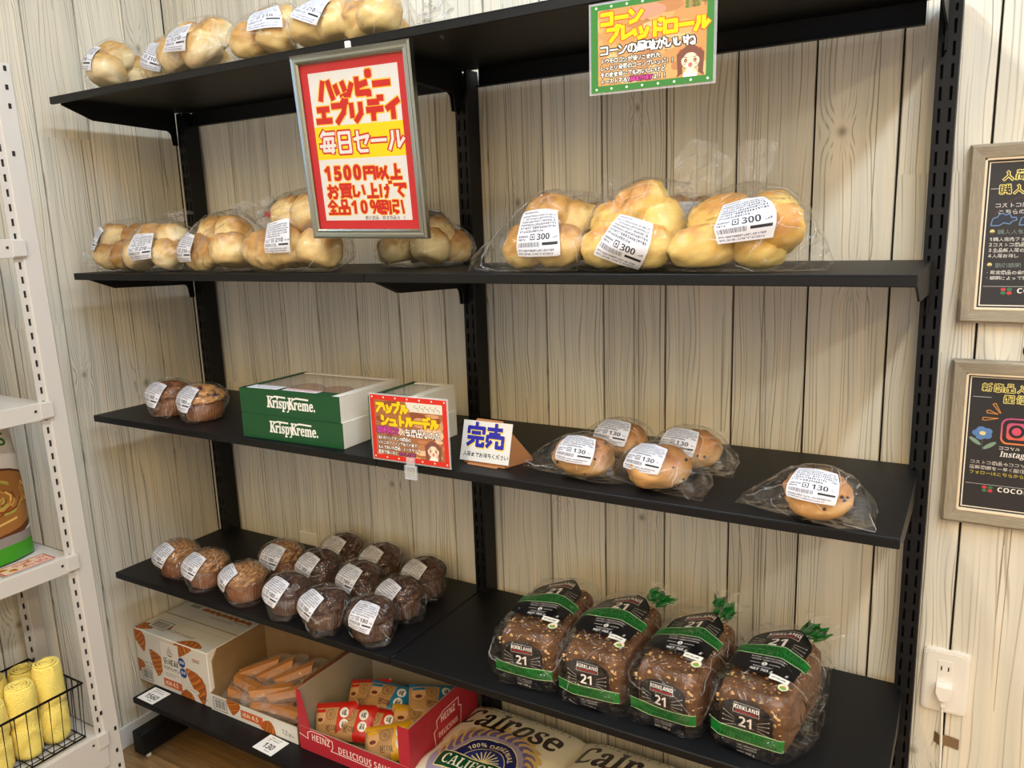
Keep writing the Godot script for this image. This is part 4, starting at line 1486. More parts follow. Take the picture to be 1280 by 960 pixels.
# a paper or printed patch lying on the wrapping, centred where the ray from o along d leaves it
func patch_mesh(h: Hull, o: Vector3, d: Vector3, up: Vector3, w: float, hh: float, lift := 1.035, nu := 12, nv := 12) -> ArrayMesh:
	d = d.normalized()
	var right := up.cross(d).normalized()
	up = d.cross(right).normalized()
	var p0 := o + d * h.reach(o, d)
	return surf(nu, nv, func(u, v):
		var p: Vector3 = p0 + right * (u - 0.5) * w + up * (0.5 - v) * hh
		var e: Vector3 = (p - o).normalized()
		var q: Vector3 = o + e * (h.reach(o, e) * lift + 0.0006)
		q.y = maxf(q.y, 0.002)
		return q, null, true, o - d)

# gathered end of a bag: a crumpled fan
func tail_mesh(at: Vector3, along: Vector3, wide: Vector3, length: float, w0: float, w1: float, s: int) -> ArrayMesh:
	var n := along.cross(wide).normalized()
	return surf(22, 12, func(u, v):
		var w: float = lerpf(w0, w1, pow(v, 0.8)) * (1.0 + 0.2 * noise3(Vector3(v * 2, 0, 0), 1.0, s))
		var f: float = u - 0.5
		var fold: float = sin(u * 21.0 + 2.0 * noise3(Vector3(u * 3, v * 2, 0), 1.0, s + 1)) * lerpf(0.005, 0.008, v) + 0.012 * noise3(Vector3(u * 5, v * 4, 1), 1.0, s + 2)
		return at + along * length * v * (1.0 - 0.25 * absf(f) + 0.1 * noise3(Vector3(u * 4, 0, 3), 1.0, s + 3)) + wide * f * w + n * fold, null, true, at - n)

func ell(p: Vector3, r: Vector3, turn := 0.0, tip := 0.0, lean := 0.0) -> Transform3D:
	return Transform3D(Basis(Vector3.UP, turn) * Basis(Vector3.RIGHT, tip) * Basis(Vector3.BACK, lean) * Basis.from_scale(r), p)

# spec: rolls [x, y, z, rx, ry, rz, turn, tip, lean], anchors, labels [price, dir, up, w, h], tails
func roll_bag(called: String, label: String, group: String, at: Vector3, turn: float, kind: String, list: Array, anchors: Array, labels: Array, tails: Array, s: int, cat := "bread") -> Node3D:
	var t = thing(called, label, cat, at, turn, group)
	var balls := []
	for i in list.size():
		var q: Array = list[i]
		var xf := ell(Vector3(q[0], q[1], q[2]), Vector3(q[3], q[4], q[5]), q[6], q[7], q[8])
		# resting on the shelf, not in it
		xf.origin.y = maxf(xf.origin.y, Vector3(xf.basis.x.y, xf.basis.y.y, xf.basis.z.y).length() * 0.99 + 0.001)
		balls.append(xf)
		partm("bread_roll", roll_mesh(kind, (s + i) % 4), M.bread, t, xf)
	var h := Hull.new(balls, anchors, 230, s)
	add_film(t, h, s, 40, 26, 1.02, 20)
	for q in labels:
		partm("price_label", patch_mesh(h, h.c, q[1], q[2], q[3], q[4]), sticker(q[0], s), t)
	for i in tails.size():
		var q: Array = tails[i]
		partm("gathered_end", tail_mesh(q[0], q[1].normalized(), q[2].normalized(), q[3], q[4], q[5], s + i), M.film_folds, t)
	return t

# a cluster of rolls filling w by h by d
func cluster(w: float, h: float, d: float, n: int, r: float, s: int) -> Array:
	var g := RandomNumberGenerator.new()
	g.seed = s * 13 + 5
	var out := []
	var low := int(ceil(n * 0.6))
	var cols := maxi(1, int(ceil(low / 2.0)))
	for i in low:
		var cx := (float(i / 2) + 0.5) / cols - 0.5
		var cz := (0.5 if i % 2 == 0 else -0.5) if low > 1 else 0.0
		out.append([cx * w * 0.98 + g.randf_range(-0.004, 0.004), r * 0.74, cz * d * 0.52 + g.randf_range(-0.006, 0.006), r * g.randf_range(0.98, 1.12), r * g.randf_range(0.9, 1.02), r * g.randf_range(0.98, 1.12), g.randf() * TAU, g.randf_range(-0.5, 0.5), g.randf_range(-0.5, 0.5)])
	var up := n - low
	for i in up:
		var cx := ((i + 0.5) / up - 0.5) * 0.72
		out.append([cx * w + g.randf_range(-0.008, 0.008), h - r * 0.92, g.randf_range(-0.012, 0.016), r * g.randf_range(0.98, 1.1), r * g.randf_range(0.88, 1.0), r * g.randf_range(0.98, 1.1), g.randf() * TAU, g.randf_range(-0.6, 0.6), g.randf_range(-0.6, 0.6)])
	return out

func build_top_shelf():
	var y: float = SHELF_Y[1]
	var g := "bags of bread rolls on the top shelf"
	var F := Vector3(0.25, 0.35, 0.9)
	# [label, x, z, width, height, rolls, radius, turn, label direction, label up, kind]
	var rows := [
		["bag of two pale rolls at the left end of the top shelf", 0.165, 0.285, 0.17, 0.112, 3, 0.050, 0.0, Vector3(-0.10, 0.22, 0.95), Vector3(0.12, 1, 0), "pale"],
		["small bag of rolls with a slanting label, second from the left on the top shelf", 0.312, 0.26, 0.10, 0.098, 3, 0.042, 0.15, Vector3(0.10, 0.16, 0.95), Vector3(0.40, 1, 0), "pale"],
		["bag of long rolls with a square label, third from the left on the top shelf", 0.455, 0.28, 0.17, 0.108, 5, 0.046, -0.1, Vector3(0.28, 0.2, 0.9), Vector3(0.05, 1, 0), "pale"],
		["bag of rolls above the left edge of the hanging sale sign, on the top shelf", 0.655, 0.28, 0.14, 0.104, 5, 0.043, 0.1, Vector3(0.42, 0.36, 0.8), Vector3(-0.05, 1, 0), "milk"],
		["bag of rolls with a tilted label, straight above the hanging sale sign", 0.81, 0.285, 0.11, 0.100, 4, 0.044, 0.2, Vector3(0.0, 0.36, 0.9), Vector3(0.4, 1, 0), "milk"],
		["bag of rolls with an empty crumpled end, last on the top shelf", 0.915, 0.27, 0.10, 0.100, 4, 0.045, 0.0, Vector3(-0.9, 0.3, -0.3), Vector3(0, 1, 0), "milk"],
	]
	for i in rows.size():
		var r: Array = rows[i]
		var an := [Vector3(r[3] * 0.5 + 0.026, 0.03, 0.0), Vector3(-r[3] * 0.5 - 0.026, 0.02, 0.01)]
		var tails := []
		if i == 5:
			tails.append([Vector3(0.075, 0.03, 0.0), Vector3(1, 0.12, 0.1), Vector3(0, 1, -0.2), 0.075, 0.03, 0.085])
		roll_bag("bread_bag", r[0], g, Vector3(r[1], y, r[2]), r[7], r[10], cluster(r[3], r[4], 0.15, r[5], r[6] * 0.86, 20 + i), an, [["210", r[8], r[9], 0.062, 0.062]], tails, 40 + i)

func build_second_shelf():
	var y: float = SHELF_Y[2]
	var g := "bags of dinner rolls on the second shelf"
	var rows := [
		["bag of golden rolls at the left end of the second shelf, label round its side", 0.085, 0.265, 0.12, 0.112, 5, 0.043, 0.2, Vector3(-0.62, 0.40, 0.6), Vector3(0.1, 1, 0), "dinner"],
		["bag of golden rolls with a square label, second from the left on the second shelf", 0.235, 0.272, 0.14, 0.108, 6, 0.043, 0.0, Vector3(0.12, 0.16, 0.9), Vector3(-0.08, 1, 0), "pale"],
		["bag of browned rolls with a narrow slanting label, next to the left upright", 0.445, 0.265, 0.17, 0.118, 6, 0.049, -0.1, Vector3(-0.36, 0.02, 0.85), Vector3(0.1, 1, 0), "dinner"],
		["tall heap of round rolls in a bag, half behind the sale sign", 0.672, 0.27, 0.20, 0.150, 7, 0.051, 0.05, Vector3(0.22, 0.12, 0.95), Vector3(-0.06, 1, 0), "dinner"],
		["bag of rolls under the lower right corner of the sale sign", 0.865, 0.12, 0.16, 0.10, 6, 0.045, 0.0, Vector3(0, 1, -0.8), Vector3(0, 0.2, -1), "dinner"],
	]
	for i in rows.size():
		var r: Array = rows[i]
		var an := [Vector3(r[3] * 0.5 + 0.030, 0.03, 0.0), Vector3(-r[3] * 0.5 - 0.030, 0.02, 0.0), Vector3(0.0, r[4] + 0.012, -0.03)]
		var tails := []
		if i == 0:
			tails.append([Vector3(-0.095, 0.02, 0.01), Vector3(-1, 0.25, 0.2), Vector3(0.1, 1, 0.3), 0.035, 0.02, 0.05])
		elif i == 1 or i == 2:
			tails.append([Vector3(0.0, r[4] + 0.004, -0.03), Vector3(0.3, 1, -0.3), Vector3(1, 0, 0), 0.028, 0.05, 0.09])
		elif i == 3:
			tails.append([Vector3(-0.11, 0.105, -0.02), Vector3(-0.6, 0.7, -0.2), Vector3(0.6, 0.6, 0), 0.05, 0.04, 0.07])
		var b = roll_bag("bread_bag", r[0], g, Vector3(r[1], y, r[2]), r[7], r[10], cluster(r[3] * 1.12, r[4], 0.14, r[5], r[6] * 0.88, 30 + i), an, [["210", r[8], r[9], 0.060, 0.062]], tails, 60 + i)
		if i == 2:
			var st := begin()
			cbox(st, Vector3(0.115, 0.117, -0.02), Vector3(0.026, 0.012, 0.003), 0.001, Transform3D(Basis(), Vector3.ZERO))
			part("red_tape", st, M.red_card, b)
	g = "bags of large bread rolls in the right bay"
	# the three big bags of corn rolls
	var A := [[-0.0341, 0.034, 0.015, 0.0458, 0.0405, 0.044, 0.4, 0.2, 0.3], [0.0279, 0.032, 0.02, 0.0484, 0.0378, 0.044, 2.0, -0.2, 0.1], [-0.0186, 0.052, -0.05, 0.0484, 0.044, 0.044, 1.0, 0.0, 0.3], [0.0, 0.092, 0.0, 0.0458, 0.037, 0.0396, 0.2, 0.5, 0.2], [0.0372, 0.075, -0.025, 0.044, 0.0396, 0.044, 3.0, 0.2, -0.5]]
	roll_bag("bread_bag", "bag of large rolls left in the right bay, its film drawn out to the left", g, Vector3(1.238, y, 0.270), 0.05, "milk", A, [Vector3(-0.165, 0.004, -0.07), Vector3(-0.15, 0.004, 0.03), Vector3(0.11, 0.02, 0.02), Vector3(0.08, 0.12, -0.08)], [["300", Vector3(0.02, 0.12, 0.95), Vector3(-0.06, 1, 0), 0.071, 0.077]], [[Vector3(0.075, 0.10, -0.08), Vector3(0.5, 0.8, 0), Vector3(0.8, -0.3, 0), 0.06, 0.05, 0.08]], 71)
	var B := [[-0.033, 0.034, 0.025, 0.044, 0.037, 0.0396, 0.4, 0.2, 0.1], [0.033, 0.034, 0.02, 0.044, 0.0378, 0.0396, 2.4, -0.2, 0.2], [-0.0297, 0.072, 0.0, 0.0422, 0.0387, 0.044, 1.0, 0.5, 0.2], [0.0066, 0.098, -0.01, 0.0546, 0.037, 0.0396, 0.5, 0.6, 0.5], [0.0429, 0.07, -0.015, 0.0352, 0.0484, 0.044, 3.0, 0.2, -0.3], [0.0, 0.05, -0.06, 0.0528, 0.044, 0.0352, 3.0, 0.2, -0.3]]
	roll_bag("bread_bag", "bag of yellow corn rolls with a tilted label, middle one of the right bay", g, Vector3(1.388, y, 0.275), -0.05, "corn", B, [Vector3(0.10, 0.006, 0.02), Vector3(-0.09, 0.01, 0.02), Vector3(0.07, 0.13, -0.06)], [["300", Vector3(0.15, -0.12, 0.95), Vector3(0.42, 1, 0), 0.072, 0.077]], [[Vector3(0.06, 0.12, -0.05), Vector3(0.55, 0.75, -0.1), Vector3(0.7, -0.4, 0.2), 0.085, 0.05, 0.10]], 72)
	var C := [[-0.04, 0.033, 0.032, 0.0546, 0.0352, 0.0396, 0.1, 0.1, 0.05], [0.036, 0.03, 0.02, 0.044, 0.0352, 0.0396, 2.4, -0.2, 0.2], [0.06, 0.06, 0.022, 0.0414, 0.0458, 0.037, 0.4, 1.1, 0.0], [-0.024, 0.076, -0.012, 0.0546, 0.037, 0.044, 0.5, 0.3, 0.2], [0.036, 0.078, -0.035, 0.044, 0.037, 0.0396, 3.0, 0.2, -0.3]]
	roll_bag("bread_bag", "bag of yellow corn rolls with a twisted standing end, right one of the right bay", g, Vector3(1.552, y, 0.278), 0.0, "corn", C, [Vector3(0.135, 0.004, 0.0), Vector3(-0.125, 0.004, 0.0), Vector3(0.005, 0.128, -0.05)], [["300", Vector3(0.12, 0.38, 0.9), Vector3(-0.12, 1, 0), 0.075, 0.077]], [[Vector3(0.005, 0.108, -0.05), Vector3(0.12, 1, 0), Vector3(1, 0, -0.1), 0.085, 0.018, 0.07]], 73)
	for i in 2:
		roll_bag("bread_bag", ["brown rolls at the wall, behind left and middle bag of the right bay", "brown rolls at the wall, behind middle and right bag of the right bay"][i], g, Vector3([1.262, 1.415][i], y, 0.10), 0.3 * i, "dinner", cluster(0.12, 0.115, 0.08, 5, 0.045, 50 + i), [Vector3(-0.10, 0.01, 0), Vector3(0.1, 0.02, 0)], [["300", Vector3(0.1, 0.5, 0.8), Vector3(0, 1, 0), 0.06, 0.05]], [], 80 + i)

func build_third_shelf():
	var y: float = SHELF_Y[3]
	doughnut_boxes()
	# two muffins at the left
	var m1 = muffin("muffin", "dark brown muffin in film at the left end of the third shelf", "muffins at the left end of the third shelf", "plain", Vector3(0.172, y, 0.262), 0.05, "180", Vector3(0.02, 0.45, 0.75), Vector3(0.15, 1, -0.2), 401)
	var m2 = muffin("muffin", "golden muffin with dark fruit in film, second on the left of the third shelf", "muffins at the left end of the third shelf", "berry", Vector3(0.297, y, 0.266), 0.0, "180", Vector3(0.02, 0.45, 0.75), Vector3(0.15, 1, -0.2), 402)
	# five single raisin buns
	var g := "single wrapped raisin buns on the third shelf"
	var rows := [
		["wrapped raisin bun at the front left of the group of four on the third shelf", 1.302, 0.287, 0.02, Vector3(0.02, 0.55, 0.8)],
		["wrapped raisin bun at the front right of the group of four on the third shelf", 1.437, 0.292, -0.12, Vector3(-0.12, 0.6, 0.8)],
		["wrapped raisin bun at the back left of the group of four on the third shelf", 1.318, 0.165, -0.1, Vector3(0.02, 0.6, 0.8)],
		["wrapped raisin bun at the back right of the group of four on the third shelf", 1.449, 0.170, -0.05, Vector3(-0.12, 0.55, 0.85)],
		["wrapped raisin bun alone at the right end of the third shelf", 1.684, 0.320, -0.05, Vector3(0.05, 0.6, 0.8)],
	]
	for i in rows.size():
		var r: Array = rows[i]
		var t = thing("raisin_bun", r[0], "bread", Vector3(r[1], y, r[2]), r[3], g)
		var b := ell(Vector3(0, 0.0335, 0), Vector3(0.058, 0.036, 0.048), i * 1.3)
		partm("bun", roll_mesh("raisin", i % 4), M.bread, t, b)
		var st := begin()
		var gg := RandomNumberGenerator.new()
		gg.seed = 90 + i
		for k in 16:
			var d := Vector3(gg.randf_range(-1, 1), gg.randf_range(-0.5, 0.45), gg.randf_range(-0.3, 1)).normalized()
			var p := Vector3(0, 0.0335, 0) + d * Vector3(0.0555, 0.034, 0.0455)
			cbox(st, p, Vector3(0.006, 0.005, 0.006) * gg.randf_range(0.6, 1.2), 0.002)
		part("raisins", st, M.raisin, t).set_meta("kind", "stuff")
		var right: float = [0.078, 0.088, 0.070, 0.082, 0.080][i]
		var h := Hull.new([ell(Vector3(0, 0.036, 0), Vector3(0.060, 0.036, 0.050))], [Vector3(-0.108 if i % 2 == 0 else -0.08, 0.012, 0.02), Vector3(-0.10 if i != 1 else -0.075, 0.003, -0.02), Vector3(right, 0.004, 0.03), Vector3(right * 0.9, 0.02, -0.03)], 230, 500 + i)
		add_film(t, h, 500 + i, 40, 26, 1.02, 14)
		partm("price_label", patch_mesh(h, h.c, r[4], Vector3(0.06, 1, -0.3), 0.072, 0.060), sticker("130", 3), t)

# a muffin: pleated paper cup, crown, film bag and sticker
var muffin_parts := {}
func muffin(called: String, label: String, group: String, kind: String, at: Vector3, turn: float, price: String, ld: Vector3, lu: Vector3, s: int) -> Node3D:
	var t = thing(called, label, "muffin", at, turn, group)
	if not muffin_parts.has("cup"):
		muffin_parts.cup = lathe([Vector2(0.001, 0.0008), Vector2(0.036, 0.0008), Vector2(0.0385, 0.002), Vector2(0.0415, 0.016), Vector2(0.0445, 0.034), Vector2(0.0465, 0.047), Vector2(0.0455, 0.047)], 160, 0.03, 40)
	if not muffin_parts.has(kind):
		var lumps: float = {"choc": 0.03, "nut": 0.13, "plain": 0.03, "berry": 0.04}[kind]
		var cols: Array = {"choc": [Color(0.062, 0.026, 0.015), Color(0.035, 0.015, 0.009), Color(0.11, 0.045, 0.024)], "nut": [Color(0.34, 0.16, 0.055), Color(0.20, 0.08, 0.028), Color(0.52, 0.29, 0.12)], "plain": [Color(0.22, 0.085, 0.03), Color(0.13, 0.05, 0.02), Color(0.32, 0.13, 0.05)], "berry": [Color(0.58, 0.28, 0.08), Color(0.42, 0.17, 0.05), Color(0.68, 0.38, 0.13)]}[kind]
		var f := 8.0 if kind == "nut" else 4.5
		muffin_parts[kind] = surf(48, 30, func(u, v):
			var d := ball_dir(u, v)
			var r := 1.0 + lumps * noise3(d, f, 3) + 0.04 * noise3(d, 1.5, 7)
			var q := d * r
			# a cap that overhangs the cup a little
			var rad := 0.051
			var yy: float = q.y * 0.033 if q.y > 0.0 else q.y * 0.016
			return Vector3(q.x * rad, 0.049 + yy, q.z * rad),
			func(u, v, q):
				var d := ball_dir(u, v)
				var n := noise3(d, f * 0.9, 3)
				var c: Color = cols[0].lerp(cols[1], clampf(-n * 2.0, 0.0, 1.0)).lerp(cols[2], clampf(n * 1.7, 0.0, 1.0))
				if kind == "berry":
					c = c.lerp(Color(0.04, 0.02, 0.04), smoothstep(0.32, 0.42, noise3(d, 2.6, 18)))
				return c, true, Vector3(0, 0.05, 0))
	partm("paper_cup", muffin_parts.cup, M.cup_dark if kind == "choc" else M.cup_brown, t)
	partm("muffin_top", muffin_parts[kind], M.cake, t)
	var g := RandomNumberGenerator.new()
	g.seed = s
	var a := g.randf_range(0.1, 0.9)
	var h := Hull.new([ell(Vector3(0, 0.048, 0), Vector3(0.055, 0.036, 0.055)), ell(Vector3(0, 0.012, 0), Vector3(0.043, 0.012, 0.043))], [Vector3(cos(a) * 0.072, 0.006, sin(a) * 0.072), Vector3(cos(a + 0.5) * 0.07, 0.004, sin(a + 0.5) * 0.07), Vector3(-0.062, 0.02, -0.03)], 230, s)
	add_film(t, h, s, 36, 22, 1.02, 11)
	partm("price_label", patch_mesh(h, h.c, ld, lu, 0.060, 0.070), sticker(price, 5), t)
	return t

func build_fourth_shelf():
	var y: float = SHELF_Y[4]
	var g := "nut topped muffins on the fourth shelf"
	var lab := Vector3(0.0, 0.62, 0.78)
	var up := Vector3(0.30, 1, -0.5)
	var rows := [["nut topped brown muffin at the left front end of the fourth shelf", 0.152, 0.283, 0.0], ["nut topped brown muffin, second from the left at the front of the fourth shelf", 0.272, 0.290, 0.1], ["nut topped brown muffin, third from the left at the front of the fourth shelf", 0.418, 0.300, -0.3], ["nut topped brown muffin standing behind the front row, by the left upright", 0.400, 0.165, 0.25]]
	for i in 4:
		muffin("nut_muffin", rows[i][0], g, "nut", Vector3(rows[i][1], y, rows[i][2]), rows[i][3], "180", lab, up, 420 + i)
	g = "chocolate muffins on the fourth shelf"
	var names := ["front left", "front middle", "front right", "middle left", "centre", "middle right", "back left", "back middle", "back right"]
	var pos := [[0.560, 0.297], [0.684, 0.310], [0.806, 0.300], [0.528, 0.165], [0.662, 0.172], [0.802, 0.195], [0.508, 0.058], [0.640, 0.066], [0.786, 0.085]]
	for i in 9:
		muffin("chocolate_muffin", "wrapped chocolate muffin at the %s of the block of nine" % names[i], g, "choc", Vector3(pos[i][0], y, pos[i][1]), [0.05, -0.1, 0.35, 0.0, 0.08, -0.12, 0.1, 0.0, -0.05][i], "180", lab, up, 440 + i)
	loaves()

# ---------------------------------------------------------------- loaves on the fourth shelf
func keyed(c: Canvas, key: Color) -> ImageTexture:
	var im := c.im
	im.convert(Image.FORMAT_RGBA8)
	for y in c.h:
		for x in c.w:
			var p := im.get_pixel(x, y)
			if absf(p.r - key.r) + absf(p.g - key.g) + absf(p.b - key.b) < 0.05:
				im.set_pixel(x, y, Color(0.2, 0.15, 0.1, 0.0))
	return ImageTexture.create_from_image(im)

func cut_print(t: Texture2D) -> StandardMaterial3D:
	var m := print_mat(t, 0.32)
	m.transparency = BaseMaterial3D.TRANSPARENCY_ALPHA_SCISSOR
	m.alpha_scissor_threshold = 0.5
	m.cull_mode = BaseMaterial3D.CULL_DISABLED
	return m

const NAVY := Color(0.055, 0.055, 0.075)
const LOAF_GREEN := Color(0.06, 0.45, 0.17)
func loaf_band(c: Canvas, y: float, h: float):
	c.rect(0, y, c.w, h, Color(0.82, 0.90, 0.72))
	c.rect(0, y + 4, c.w, h - 8, LOAF_GREEN)
	latin_mid(c, "ORGANIC LOAF", c.w * 0.52, y + h * 0.46, h * 0.42, Color(0.03, 0.22, 0.08), "sans_bold", 1.25)
	latin_mid(c, "PAIN BIOLOGIQUE", c.w * 0.52, y + h * 0.88, h * 0.42, Color(0.03, 0.22, 0.08), "sans_bold", 1.25)

func loaf_crest(c: Canvas, cx: float, y: float, w: float):
	# arched dark shield with the name box, the number and rays
	c.rect(cx - w * 0.5, y + w * 0.22, w, w * 0.55, NAVY)
	c.oval(cx, y + w * 0.24, w * 0.5, w * 0.24, NAVY)
	c.rect(cx - w * 0.24, y + w * 0.07, w * 0.48, w * 0.19, Color(0.75, 0.74, 0.74))
	c.rect(cx - w * 0.23, y + w * 0.08, w * 0.46, w * 0.17, NAVY)
	latin_mid(c, "KIRKLAND", cx, y + w * 0.185, w * 0.105, Color(0.96, 0.95, 0.94), "sans_bold", 0.92)
	c.rect(cx - w * 0.2, y + w * 0.205, w * 0.4, w * 0.03, Color(0.62, 0.12, 0.16))
	latin_mid(c, "21", cx, y + w * 0.50, w * 0.26, Color(0.94, 0.92, 0.90), "sans_bold", 1.0)
	for k in [-1.0, 1.0]:
		for i in 4:
			var a := -0.6 + i * 0.34
			c.line(Vector2(cx + k * w * 0.21, y + w * (0.36 + i * 0.045)), Vector2(cx + k * w * 0.42, y + w * (0.36 + i * 0.045) + a * w * 0.14), 2.4, Color(0.80, 0.79, 0.77))
			c.oval(cx + k * w * 0.42, y + w * (0.36 + i * 0.045) + a * w * 0.14, 4, 4, Color(0.80, 0.79, 0.77))

func loaf_prints() -> Array:
	var key := Color(1, 0, 1)
	var r := RandomNumberGenerator.new()
	r.seed = 5
	# front: crest, green band, dark foot
	var c := Canvas.new(520, 380, key)
	loaf_crest(c, 262, 8, 340)
	c.rect(92, 230, 340, 150, NAVY)
	fine_print(c, 205, 300, 130, 2, 20, 11, Color(0.7, 0.7, 0.7), r)
	latin_mid(c, "NET 765 g", 262, 368, 26, Color(0.85, 0.84, 0.82), "sans_bold")
	loaf_band(c, 196, 84)
	var front := cut_print(keyed(c, key))
	# top: crest, band, dark panel with weight, white sticker, round seal
	c = Canvas.new(520, 640, key)
	loaf_crest(c, 262, 30, 380)
	c.rect(20, 280, 462, 190, NAVY)
	c.oval(262, 470, 190, 26, NAVY)
	loaf_band(c, 222, 100)
	fine_print(c, 160, 336, 220, 2, 22, 12, Color(0.75, 0.74, 0.73), r, 0.9)
	c.oval(262, 398, 17, 17, Color(0.92, 0.91, 0.9))
	c.rect(170, 396, 64, 4, Color(0.8, 0.8, 0.8))
	c.rect(290, 396, 64, 4, Color(0.8, 0.8, 0.8))
	latin_mid(c, "1", 262, 407, 24, NAVY, "serif_bold")
	fine_print(c, 200, 424, 130, 1, 22, 12, Color(0.75, 0.74, 0.73), r, 0.9)
	latin_mid(c, "NET 765 g", 262, 470, 32, Color(0.94, 0.93, 0.92), "sans_bold")
	latin(c, "K", 408, 452, 30, Color(0.9, 0.9, 0.9), "serif_bold", 1.0, 0.3)
	c.rect(330, 470, 130, 46, Color(0.95, 0.94, 0.90))
	fine_print(c, 342, 486, 100, 1, 12, 14, Color(0.3, 0.3, 0.28), r)
	c.oval(446, 552, 38, 38, Color(0.80, 0.84, 0.70))
	c.oval(446, 552, 31, 31, Color(0.93, 0.93, 0.86))
	c.oval(446, 560, 25, 18, Color(0.45, 0.66, 0.25))
	c.oval(446, 546, 15, 11, Color(0.80, 0.55, 0.30))
	return [front, cut_print(keyed(c, key))]

func loaves():
	var y: float = SHELF_Y[4]
	var prints := loaf_prints()
	var body := surf(44, 30, func(u, v):
		var d := ball_dir(u, v)
		var e := 0.34
		var q := Vector3(signf(d.x) * pow(absf(d.x), e), signf(d.y) * pow(absf(d.y), e), signf(d.z) * pow(absf(d.z), e))
		q *= Vector3(0.060, 0.052, 0.118) * (0.97 + 0.03 * noise3(d, 2.3, 6) + 0.012 * noise3(d, 9.0, 7))
		if q.y > 0.0:
			q.y *= 1.0 + 0.10 * (1.0 - pow(q.x / 0.062, 2.0))
		return q + Vector3(0, 0.0525, 0),
		func(u, v, q):
			var d := ball_dir(u, v)
			var side := smoothstep(0.3, 0.8, absf(q.x) / 0.06) * 0.3
			var k := 1.0 + 0.45 * noise3(q, 60.0, 2) + 0.3 * noise3(q, 150.0, 3) + side
			return Color(0.125, 0.054, 0.021) * k, true, Vector3(0, 0.05, 0))
	# oat flakes and seeds baked on
	var g := RandomNumberGenerator.new()
	g.seed = 17
	var st := begin()
	for i in 190:
		var top := g.randf() < 0.72
		var p := Vector3(g.randf_range(-0.052, 0.052), 0.106, g.randf_range(-0.105, 0.105)) if top else Vector3(g.randf_range(-0.052, 0.052), g.randf_range(0.03, 0.1), 0.1165)
		if top:
			p.y += 0.0045 * (1.0 - pow(p.x / 0.062, 2.0)) - 0.0028 * pow(absf(p.z) / 0.1, 6.0)
		var s := g.randf_range(0.4, 1.0)
		var b := Basis(Vector3(g.randf(), g.randf(), g.randf()).normalized(), g.randf_range(-0.5, 0.5)) * Basis(Vector3.UP if top else Vector3.BACK, g.randf() * TAU)
		cbox(st, Vector3.ZERO, (Vector3(0.0066, 0.0018, 0.004) if top else Vector3(0.0066, 0.004, 0.0018)) * s, 0.0008, Transform3D(b, p))
	var flakes := done(st)
	# [x, z, turn, label]
	var rows := [
		[1.182, 0.205, 0.07, "bagged brown seed loaf at the left end of the row of four loaves"],
		[1.323, 0.208, 0.0, "bagged brown seed loaf, second from the left of the four loaves"],
		[1.463, 0.207, -0.04, "bagged brown seed loaf with a green knotted bag end, third of the four loaves"],
		[1.608, 0.206, -0.10, "bagged brown seed loaf at the right end of the row of four loaves"],
	]
	var base := Vector3(0, 0.052, 0)
	for i in 4:
		var r: Array = rows[i]
		var t = thing("bread_loaf", r[3], "bread", Vector3(r[0], y, r[1]), r[2], "brown seed loaves in printed bags")
		partm("loaf", body, M.bread, t)
		partm("oat_flakes", flakes, M.oat, t).set_meta("kind", "stuff")
		var balls := []
		for sx in [-1.0, 1.0]:
			for sy in [0.014, 0.094]:
				for sz in [-1.0, 1.0]:
					balls.append(ell(Vector3(0.048 * sx, sy, 0.105 * sz), Vector3(0.0155, 0.0155, 0.0155)))
		balls.append(ell(Vector3(0, 0.1, 0), Vector3(0.03, 0.0135, 0.09)))
		var an := [[Vector3(-0.078, 0.02, 0.11), Vector3(-0.075, 0.004, 0.05)], [Vector3(0.066, 0.003, 0.11)], [Vector3(-0.067, 0.003, 0.115)], [Vector3(0.086, 0.03, 0.09), Vector3(0.082, 0.01, 0.02)]]
		var h := Hull.new(balls, an[i] + [Vector3(0.02, 0.125, -0.10)], 300, 600 + i)
		add_film(t, h, 600 + i, 48, 30, 1.015, 22)
		var o := Vector3(0, 0.05, 0.06)
		partm("printed_front", patch_mesh(h, o, Vector3(0, 0.0, 1), Vector3.UP, 0.128, 0.100, 1.02, 26, 18), prints[0], t)
		o = Vector3(0, 0.050, 0.024)
		partm("printed_top", patch_mesh(h, o, Vector3(0, 1, -0.04), Vector3(0, 0, -1), 0.140, 0.200, 1.03, 26, 28), prints[1], t)
		# knotted end of the bag
		if i > 0:
			var side: float = [0, 0.036, 0.024, 0.026][i]
			var a := Vector3(side, 0.112, -0.085)
			var up := Vector3([0, 0.8, 0.3, 0.75][i], 0.8, -0.1).normalized()
			partm("gathered_end", tail_mesh(a, up, Vector3(0.8, -0.3, 0.1).normalized(), 0.062, 0.022, 0.07, 610 + i), M.film_folds, t)
			partm("green_bag_end", tail_mesh(a + up * 0.008, up, Vector3(0.8, -0.3, 0.1).normalized(), 0.036, 0.030, 0.052, 620 + i), M.green_film, t)

